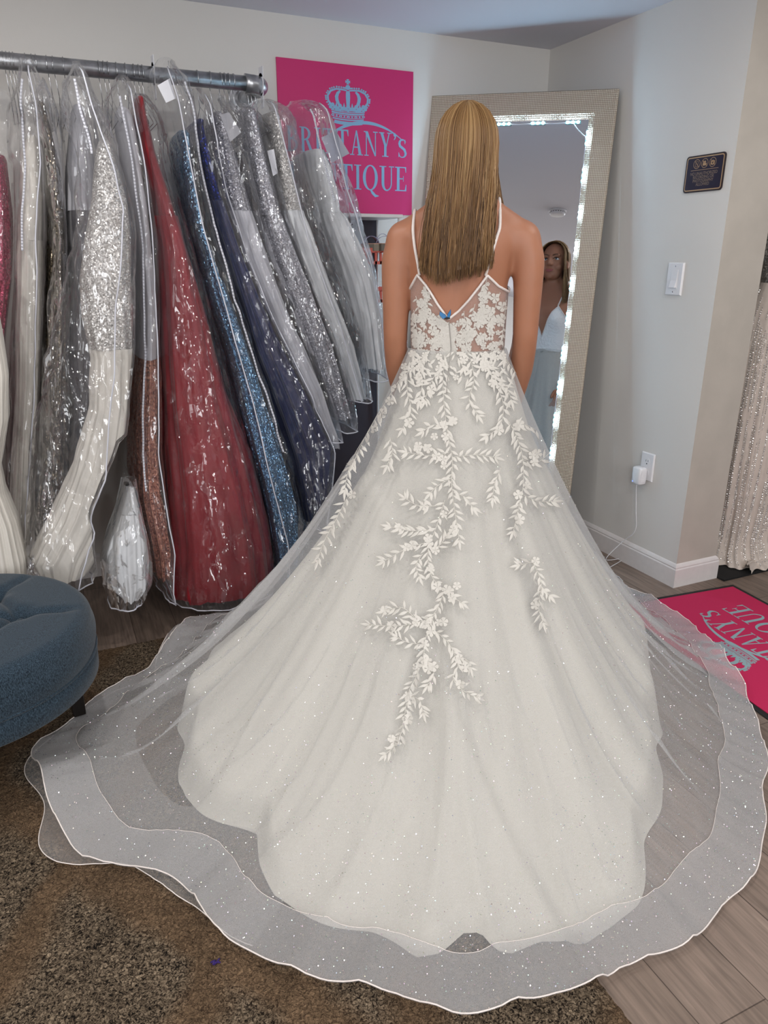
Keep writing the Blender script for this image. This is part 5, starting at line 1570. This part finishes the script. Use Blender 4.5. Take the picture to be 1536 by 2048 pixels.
def lining_pt(th, s):
    r0 = R0(th); Ri = Rin(th)
    r = lerp(r0, Ri, s)
    z = zprof(th, r)
    d = ((math.degrees(th) + 180) % 360) - 180
    k = lerp(lerp(1.0, .95, smooth(s * 5)), .80, math.exp(-((d + 95) / 35) ** 2) * smooth(s * 2.5))
    rr = r * flute(th, z) - .004
    soft = -.010 * abs(noise.noise(Vector((th * 6, r * 2.2, 21)))) * smooth((s - .3) / .4)
    z = z * k - .006 + soft
    # the hem of the lining rolls down to the floor
    e = smooth((1 - s) * (Ri - r0) / .055)
    z = min(lerp(.006, max(z, .02 + soft), e ** .7), zprof(th, r) - .004)
    p = BB + BU * (rr * math.sin(th)) - BF * (rr * math.cos(th))
    return p + Vector((0, 0, max(.005, z) - .003 + ground(p.x, p.y)))
NT = 520
THS = [2 * PI * k / NT - PI for k in range(NT)]
M_LINING = simple('cream_satin_lining', srgb(194, 190, 180), .55, sheen=.15)
M_TULLE = sheer('glitter_tulle', (.68, .68, .685), .26, .36, weave=.35)
M_BAND = sheer('horsehair_hem_band', (.64, .635, .64), .35, .25, weave=.35)
M_UNDER = sheer('soft_underlayer_tulle', (.8, .8, .8), .16, .25, weave=.3)
M_LACE = simple('ivory_lace', srgb(206, 202, 194), .6, sheen=.2, bump=(900, .35, .001))
M_BEAD = simple('beaded_binding', srgb(236, 226, 220), .35, bump=(500, .8, .002))
lin = recalc(MB().grid([[lining_pt(th, s) for th in THS] for s in [(i / 120) for i in range(121)]], closed=True).build('satin_lining', M_LINING, GOWN))
tul_rows = []
for i in range(151):
    s = i / 150
    s = s ** 1.0
    tul_rows.append([tulle_pt(th, lerp(R0(th), Rout(th), s)) for th in THS])
tmb = MB().grid(tul_rows, closed=True)
tul = recalc(tmb.build('tulle_overlay', M_TULLE, GOWN))
band_rows = []
for i in range(13):
    band_rows.append([tulle_pt(th, Rout(th) - .112 + .112 * i / 12, .004) for th in THS])
recalc(MB().grid(band_rows, closed=True).build('horsehair_hem', M_BAND, GOWN))['label'] = 'stiff translucent hem band'
MB().tube([tulle_pt(th, Rout(th), .004) for th in THS], .0015, 6, closed=True).build('hem_edging', M_BEAD, GOWN)
MB().tube([tulle_pt(th, Rout(th) - .112, .005) for th in THS], .0006, 5, closed=True).build('hem_seam', M_BEAD, GOWN)
# a second tulle layer peeping out under the hem
U0, U1 = math.radians(-78), math.radians(-18)
ur = []
for i in range(15):
    row = []
    for k in range(121):
        th = lerp(U0, U1, k / 120)
        e = math.sin(PI * k / 120)
        r = Rout(th) - .25 + (.25 - .02 + .042 * e * (1 + .5 * math.sin(k * .21))) * i / 14
        p = BB + BU * (r * math.sin(th)) - BF * (r * math.cos(th))
        row.append(Vector((p.x, p.y, .0035 + ground(p.x, p.y) + .006 * max(0, noise.noise(Vector((th * 14, r * 9, 2)))))))
    ur.append(row)
MB().grid(ur).build('tulle_underlayer', M_UNDER, GOWN)
MB().tube([p + Vector((0, 0, .001)) for p in ur[-1]], .0012, 5).build('underlayer_edging', M_BEAD, GOWN)
# upturned fold of hem behind, beside the ottoman
def hem_fold():
    rows = []
    a, b = onz(392, 1262, .05), onz(335, 1375, .015)
    a2, b2 = onz(338, 1282, .02), onz(312, 1378, .012)
    for i in range(17):
        t = i / 16
        p = a.lerp(b, t); q = a2.lerp(b2, t)
        r = []
        for k in range(11):
            s = k / 10
            c_ = p.lerp(q, s) + Vector((0, 0, .035 * math.sin(PI * s) * (1 - .4 * t) + .03 * (1 - t) * s))
            c_ += BU * (-.02 * math.sin(PI * t) * s)
            r.append(c_)
        rows.append(r)
    MB().grid(rows).build('hem_fold', M_BAND, GOWN)
    MB().tube([r[-1] for r in rows], .002, 6).build('fold_edging', M_BEAD, GOWN)
hem_fold()

# glitter flakes scattered over the tulle
def glitter():
    rnd = random.Random(5)
    m, nt, out = mat('iridescent_glitter')
    at = nd(nt, 'ShaderNodeAttribute'); at.attribute_name = 'tone'
    hs = nd(nt, 'ShaderNodeCombineColor'); hs.mode = 'HSV'
    hs.inputs[1].default_value = .22; hs.inputs[2].default_value = 1.0
    nt.links.new(at.outputs['Fac'], hs.inputs[0])
    b = nd(nt, 'ShaderNodeBsdfPrincipled'); b.inputs['Metallic'].default_value = .9; b.inputs['Roughness'].default_value = .26
    nt.links.new(hs.outputs[0], b.inputs['Base Color']); nt.links.new(b.outputs[0], out.inputs[0])
    mb = MB(); tone = []
    n = 0
    while n < 18000:
        th = rnd.uniform(-2.3, 2.5)
        s = math.sqrt(rnd.uniform(.02, 1))
        r = lerp(R0(th), Rout(th), s)
        if noise.noise(Vector((math.cos(th) * r * 5, math.sin(th) * r * 5, 9))) < rnd.uniform(-.75, .25): continue
        p = tulle_pt(th, r, .003 if s < .88 else .007)
        nrm = Vector((rnd.gauss(0, .45), rnd.gauss(0, .45), 1)).normalized()
        x = nrm.orthogonal().normalized(); y = nrm.cross(x)
        rad = rnd.choice((.0007, .0009, .0011, .0014))
        mb.add([p + x * rad * math.cos(a) + y * rad * math.sin(a) for a in (0, PI / 3, 2 * PI / 3, PI, 4 * PI / 3, 5 * PI / 3)], [(0, 1, 2, 3, 4, 5)])
        tone += [rnd.random()] * 6
        n += 1
    o = mb.build('glitter', m, GOWN, smooth=False); o['kind'] = 'stuff'
    at = o.data.attributes.new('tone', 'FLOAT', 'POINT'); at.data.foreach_set('value', tone)
glitter()

# ------------------------------------------------------------------ bodice
UT = [-.150, -.138, -.106, -.085, -.055, -.026, .0, .025, .050, .068, .100, .138, .150]
ZT = [1.200, 1.204, 1.252, 1.225, 1.176, 1.137, 1.158, 1.187, 1.222, 1.252, 1.224, 1.204, 1.200]
FT = [-.150, -.120, -.075, -.05, -.025, .0, .025, .05, .075, .120, .150]
FZ = [1.200, 1.225, 1.290, 1.255, 1.19, 1.12, 1.19, 1.255, 1.290, 1.225, 1.200]
def ztop(phi):
    u, v = torso(phi, 1.2)
    return interp(u, UT, ZT) if math.cos(phi) >= 0 else interp(u, FT, FZ)
def bod_pt(phi, z, off=.005):
    return W(*torso(phi, z, off), z)
PB = [lerp(-1.75, 1.75, k / 160) for k in range(161)]
def brow(PHS): return [[bod_pt(p, lerp(1.03, ztop(p), i / 40)) for p in PHS] for i in range(41)]
M_ILLUS = sheer('nude_illusion_mesh', (.80, .70, .66), .30, .25, weave=.25)
bmb = MB().grid(brow(PB))
bo = bmb.build('illusion_back', M_ILLUS, GOWN); bo['label'] = 'sheer nude mesh back'
PF = [lerp(1.70, 2 * PI - 1.70, k / 140) for k in range(141)]
M_BODF = simple('white_lace_cups', srgb(240, 238, 236), .6, bump=(70, .8, .006))
bf_rows = [[bod_pt(p, lerp(1.03, ztop(p), i / 30), .007) for p in PF] for i in range(31)]
MB().grid(bf_rows).build('bodice_front', M_BODF, GOWN)
MB().tube([bod_pt(p, ztop(p), .006) for p in PB], .0034, 8).build('back_binding', M_BEAD, GOWN)
MB().tube([bod_pt(p, ztop(p), .008) for p in PF], .003, 8).build('neckline_binding', M_BEAD, GOWN)
# waist seam covering where the skirt starts
wv = [[BB + BU * (R0(th) * a * math.sin(th)) - BF * (R0(th) * a * math.cos(th)) + Vector((0, 0, z)) for th in THS[::4]] for a, z in ((.955, 1.050), (.965, 1.035), (.985, 1.01))]
MB().grid(wv, closed=True).build('waist_panel', M_LINING, GOWN)
bvb = BVHTree.FromObject(body, bpy.context.evaluated_depsgraph_get())
def on_body(u, z, front=False, off=.004):
    d = -BF if front else BF
    o_ = W(u, .5 if front else -.5, z)
    loc, nr, i, di = bvb.ray_cast(o_ - BB, d)
    return (loc + BB + nr * off) if loc else W(u, 0, z)
for pts, fr in (([(-.106, 1.252), (-.112, 1.285), (-.120, 1.32), (-.126, 1.35), (-.129, 1.375)], -.095), ([(.068, 1.252), (.076, 1.285), (.085, 1.32), (.094, 1.35), (.101, 1.378)], .098)):
    P_ = [on_body(u, z) for u, z in pts]
    ut = pts[-1][0]
    top = bvb.ray_cast(W(ut * .99, -.01, 1.7) - BB, Vector((0, 0, -1)))[0]
    if top: P_ += [top + BB + Vector((0, 0, .004))]
    top = bvb.ray_cast(W(ut * .97, .02, 1.7) - BB, Vector((0, 0, -1)))[0]
    if top: P_ += [top + BB + Vector((0, 0, .004))]
    P_ += [on_body(lerp(ut * .95, fr * .8, t), lerp(1.37, 1.29, t), True) for t in (0.1, .4, .7, 1)]
    q = []
    for i in range(len(P_) - 1):
        a, b, c_, d = P_[max(0, i - 1)], P_[i], P_[i + 1], P_[min(len(P_) - 1, i + 2)]
        for t in (0, .25, .5, .75): q.append(.5 * ((2 * b) + (c_ - a) * t + (2 * a - 5 * b + 4 * c_ - d) * t * t + (3 * b - a - 3 * c_ + d) * t ** 3))
    q.append(P_[-1])
    MB().tube(q, .0042, 8).build('strap', M_BEAD, GOWN)

# ------------------------------------------------------------------ lace applique: leaves and blossoms on stems
BVT = BVHTree.FromPolygons([Vector(v) for v in tmb.v], tmb.f)
BVB = BVHTree.FromPolygons([Vector(v) for v in bmb.v], bmb.f)
def cast(bv, x, y, lift):
    d = ray(x, y).normalized()
    loc, nr, i, di = bv.ray_cast(CAM, d)
    if loc is None: return None
    if nr.dot(d) > 0: nr = -nr
    return loc + nr * lift
class Lace:
    def __init__(s, bvs, k=1.0): s.mb = MB(); s.bvs = bvs; s.k = k; s.rnd = random.Random(21)
    def pt(s, x, y, lift):
        for bv in s.bvs:
            p = cast(bv, x, y, lift)
            if p is not None: return p
        return None
    def leaf(s, x, y, ang, L, w_):
        ca, sa = math.cos(ang), math.sin(ang)
        bend = s.rnd.uniform(-.15, .15)
        prof = [(0, .0), (.18, .55), (.4, 1.0), (.65, .82), (.85, .4), (1, 0)]
        up, mid, dn = [], [], []
        for t, q in prof:
            bx = bend * L * t * t
            for sg, lst, lf in ((1, up, .0010), (0, mid, .0024), (-1, dn, .0010)):
                lx, ly = L * t, w_ * q * sg + bx
                lst.append(s.pt(x + lx * ca - ly * sa, y + lx * sa + ly * ca, lf * s.k))
        if any(p is None for p in up + mid + dn): return
        s.mb.grid([up, mid, dn])
    def flower(s, x, y, r, petals=5):
        a0 = s.rnd.uniform(0, 6.28)
        c_ = s.pt(x, y, .0022 * s.k)
        if c_ is None: return
        for k in range(petals):
            a = a0 + 2 * PI * k / petals
            pts = []
            for t, q, lf in ((.3, -.12, .001), (.75, -.34, .0022), (1.0, -.16, .0016), (1.0, .16, .0016), (.75, .34, .0022), (.3, .12, .001)):
                lx, ly = r * t, r * q * 1.25
                p = s.pt(x + lx * math.cos(a) - ly * math.sin(a), y + lx * math.sin(a) + ly * math.cos(a), lf * s.k)
                if p is None: break
                pts.append(p)
            if len(pts) == 6: s.mb.add([c_] + pts, [(0, 1, 2), (0, 2, 3), (0, 3, 4), (0, 4, 5), (0, 5, 6)])
    def stem(s, pts, w_=.0009):
        q = []
        for a, b in zip(pts, pts[1:]):
            n = max(2, int(math.hypot(b[0] - a[0], b[1] - a[1]) / 6))
            for k in range(n):
                q.append((lerp(a[0], b[0], k / n), lerp(a[1], b[1], k / n)))
        q.append(pts[-1])
        P_ = [s.pt(x, y, .0012 * s.k) for x, y in q]
        P_ = [p for p in P_ if p is not None]
        if len(P_) > 1: s.mb.tube(P_, w_, 5)
    def vine(s, pts, step=8.5, L=21, w_=2.9, fl=.07):
        """smooth the polyline, then set leaves alternately along it"""
        q = []
        P_ = [Vector((a, b)) for a, b in pts]
        for i in range(len(P_) - 1):
            a, b, c_, d = P_[max(0, i - 1)], P_[i], P_[i + 1], P_[min(len(P_) - 1, i + 2)]
            for t in [k / 6 for k in range(6)]: q.append(.5 * ((2 * b) + (c_ - a) * t + (2 * a - 5 * b + 4 * c_ - d) * t * t + (3 * b - a - 3 * c_ + d) * t ** 3))
        q.append(P_[-1])
        s.stem([tuple(v) for v in q])
        acc = 0; side = 1; nxt = s.rnd.uniform(2, step)
        for a, b in zip(q, q[1:]):
            seg = (b - a).length
            while acc + seg > nxt:
                f = (nxt - acc) / max(seg, 1e-6); p = a.lerp(b, f)
                an = math.atan2(b.y - a.y, b.x - a.x) + side * s.rnd.uniform(.45, 1.0)
                if s.rnd.random() < fl: s.flower(p.x + side * 7, p.y, s.rnd.uniform(8, 11))
                else: s.leaf(p.x, p.y, an, L * s.rnd.uniform(.7, 1.2), w_ * s.rnd.uniform(.8, 1.2))
                side = -side; nxt += step * s.rnd.uniform(.45, 1.1)
            acc += seg
        e = q[-1] - q[-2]
        s.leaf(q[-1].x, q[-1].y, math.atan2(e.y, e.x), L * 1.1, w_)
        s.leaf(q[-1].x, q[-1].y, math.atan2(e.y, e.x) + .7, L * .8, w_ * .8); s.leaf(q[-1].x, q[-1].y, math.atan2(e.y, e.x) - .7, L * .8, w_ * .8)
SK = Lace([BVT, BVB], 1.0)
VINES = [
 [(850, 715), (825, 735), (800, 760), (775, 800), (750, 840), (728, 880), (708, 925)], [(815, 745), (815, 785), (822, 820), (806, 856)], [(838, 725), (845, 765), (838, 800)],
 [(740, 860), (712, 905), (695, 950), (690, 980)], [(700, 985), (672, 1040), (648, 1085), (636, 1120)], [(780, 875), (785, 905), (775, 930)],
 [(888, 720), (886, 770), (890, 830), (896, 870), (905, 920), (903, 960), (908, 1010), (918, 1080)], [(893, 860), (868, 850), (848, 862)], [(898, 905), (860, 912), (815, 905)], [(905, 915), (950, 910), (988, 915)],
 [(905, 955), (875, 972), (862, 985)], [(906, 985), (930, 995), (945, 1015)], [(880, 740), (862, 765), (850, 800)],
 [(955, 700), (975, 735), (992, 770), (1006, 810), (1000, 850), (975, 872)], [(985, 755), (1012, 775), (1022, 800)], [(940, 715), (948, 760), (938, 800), (955, 830)],
 [(1008, 715), (1030, 745), (1048, 770)], [(1018, 845), (1035, 880), (1045, 920), (1046, 970), (1038, 1012), (1026, 1062)], [(1045, 920), (1072, 926), (1102, 903)], [(1002, 935), (990, 965), (985, 995)], [(1046, 990), (1075, 1003), (1105, 1003)], [(1020, 855), (1050, 850), (1072, 862)],
 [(890, 1000), (872, 1055), (856, 1100), (862, 1150), (890, 1182), (922, 1205)], [(872, 1012), (838, 1012), (812, 998)], [(868, 1060), (822, 1062), (782, 1054)], [(855, 1085), (812, 1098), (770, 1122)], [(858, 1105), (880, 1090), (892, 1075)], [(845, 1108), (832, 1130), (838, 1152)],
 [(890, 1180), (868, 1228), (832, 1246), (792, 1252), (742, 1250)], [(836, 1244), (806, 1216), (772, 1222)], [(868, 1230), (850, 1280), (845, 1320), (818, 1385), (810, 1430), (798, 1480), (772, 1508)],
 [(866, 1258), (898, 1288), (916, 1330), (906, 1358), (930, 1384), (952, 1394)], [(850, 1290), (815, 1285), (795, 1275)], [(846, 1320), (868, 1345), (856, 1370)], [(815, 1390), (838, 1400), (846, 1425)], [(905, 1320), (930, 1318), (940, 1335)],
 [(1062, 1118), (1082, 1165), (1076, 1212), (1086, 1245)], [(1064, 1125), (1040, 1130)], [(1080, 1170), (1098, 1190)],
]
for v in VINES: SK.vine(v)
rl = random.Random(77)
for _ in range(120):      # dense blossoms and leaves just below the waist
    x = rl.uniform(806, 1040); y = 700 + abs(rl.gauss(0, 32))
    if x < 820 and y < 725: continue
    if rl.random() < .3: SK.flower(x, y, rl.uniform(6, 9))
    else: SK.leaf(x, y, rl.uniform(.4, 2.7), rl.uniform(14, 24), rl.uniform(2, 3.4))
for x, y in ((890, 860), (905, 848), (880, 872), (860, 905), (840, 900), (880, 930), (1075, 915), (870, 1130), (905, 1180), (840, 1250), (880, 1240), (855, 1330), (820, 1400), (790, 1480)):
    for k in range(2): SK.flower(x + rl.uniform(-12, 12), y + rl.uniform(-12, 12), rl.uniform(7, 10))
SK.mb.build('skirt_lace', M_LACE, GOWN)['label'] = 'ivory lace vines on the skirt'
BL = Lace([BVB, BVT], .7)
for v in ([(852, 556), (853, 590), (856, 620), (850, 650)], [(832, 592), (838, 618), (845, 640)], [(872, 630), (874, 655), (866, 680)], [(975, 552), (966, 590), (962, 620), (950, 660)], [(1000, 585), (990, 615), (985, 650)], [(950, 608), (942, 640), (940, 660)], [(928, 622), (930, 650), (932, 680)], [(1012, 600), (1008, 640), (1004, 670)], [(912, 655), (920, 680), (926, 700)], [(828, 620), (834, 660), (836, 690)]):
    BL.vine(v, step=8, L=12, w_=2.2, fl=.35)
for _ in range(130):
    x = rl.uniform(822, 1014); y = 706 - abs(rl.gauss(0, 34))
    if y < 600: continue
    if 868 < x < 942 and y < 640 + abs(x - 900) * -.6 + 10: continue
    if rl.random() < .55: BL.flower(x, y, rl.uniform(4.5, 7.5))
    else: BL.leaf(x, y, rl.uniform(-2.6, -.5), rl.uniform(9, 16), rl.uniform(1.8, 2.8))
for _ in range(60):
    BL.flower(897 + rl.gauss(0, 7), rl.uniform(645, 706), rl.uniform(5, 8))
for _ in range(26):
    t = rl.random(); BL.flower(lerp(852, 846, t) + rl.gauss(0, 3), lerp(562, 650, t), rl.uniform(4, 7)); BL.flower(lerp(972, 955, t) + rl.gauss(0, 3), lerp(560, 650, t), rl.uniform(4, 7))
BL.mb.build('bodice_lace', M_LACE, GOWN)['label'] = 'ivory lace blossoms on the sheer back'
zp = [BL.pt(x, y, .004) for x, y in [(lerp(898, 902, k / 10), lerp(642, 700, k / 10)) for k in range(11)]] + [SK.pt(x, y, .004) for x, y in [(lerp(901, 893, k / 12), lerp(708, 788, k / 12)) for k in range(13)]]
MB().tube([p for p in zp if p is not None], .0009, 5).build('zipper', simple('grey_zip', srgb(150, 146, 142), .4), GOWN)

# blue butterfly clip at the point of the back neckline
def clip():
    c_ = W(-.030, -.095, 1.141)
    root = empty('butterfly_clip', c_); tag(root, 'small blue and black butterfly clip at the point of the V back', 'hair clip')
    mb_ = simple('blue_wing', srgb(28, 112, 170), .35); mk = simple('black_wing_edge', srgb(16, 18, 24), .5)
    for s, tip in ((-1, (-.020, .018)), (1, (.009, .024))):
        o_ = [(0, 0), (tip[0] * .45 + s * -.003, tip[1] * .2 + .006), (tip[0], tip[1]), (tip[0] * 1.05, tip[1] * .5), (tip[0] * .6, -.001)]
        mm = MB()
        a = [c_ + BU * x - BF * (.004 + .25 * abs(x)) + Vector((0, 0, z)) for x, z in o_]
        b = [p - BF * .0008 for p in a]
        n = len(a)
        mm.add(a + b, [tuple(range(n)), tuple(range(2 * n - 1, n - 1, -1))] + [(i, (i + 1) % n, n + (i + 1) % n, n + i) for i in range(n)])
        wo = recalc(mm.build('wing', mb_, root, smooth=False))
        MB().tube(a + [a[0]], .0008, 5).build('wing_edge', mk, wo)
    MB().ellipsoid(c_ - BF * .006, (.0085, .004, .0028), 12, 8, Matrix((BU, BF, Vector((0, 0, 1)))).transposed()).build('body', mk, root)
clip()
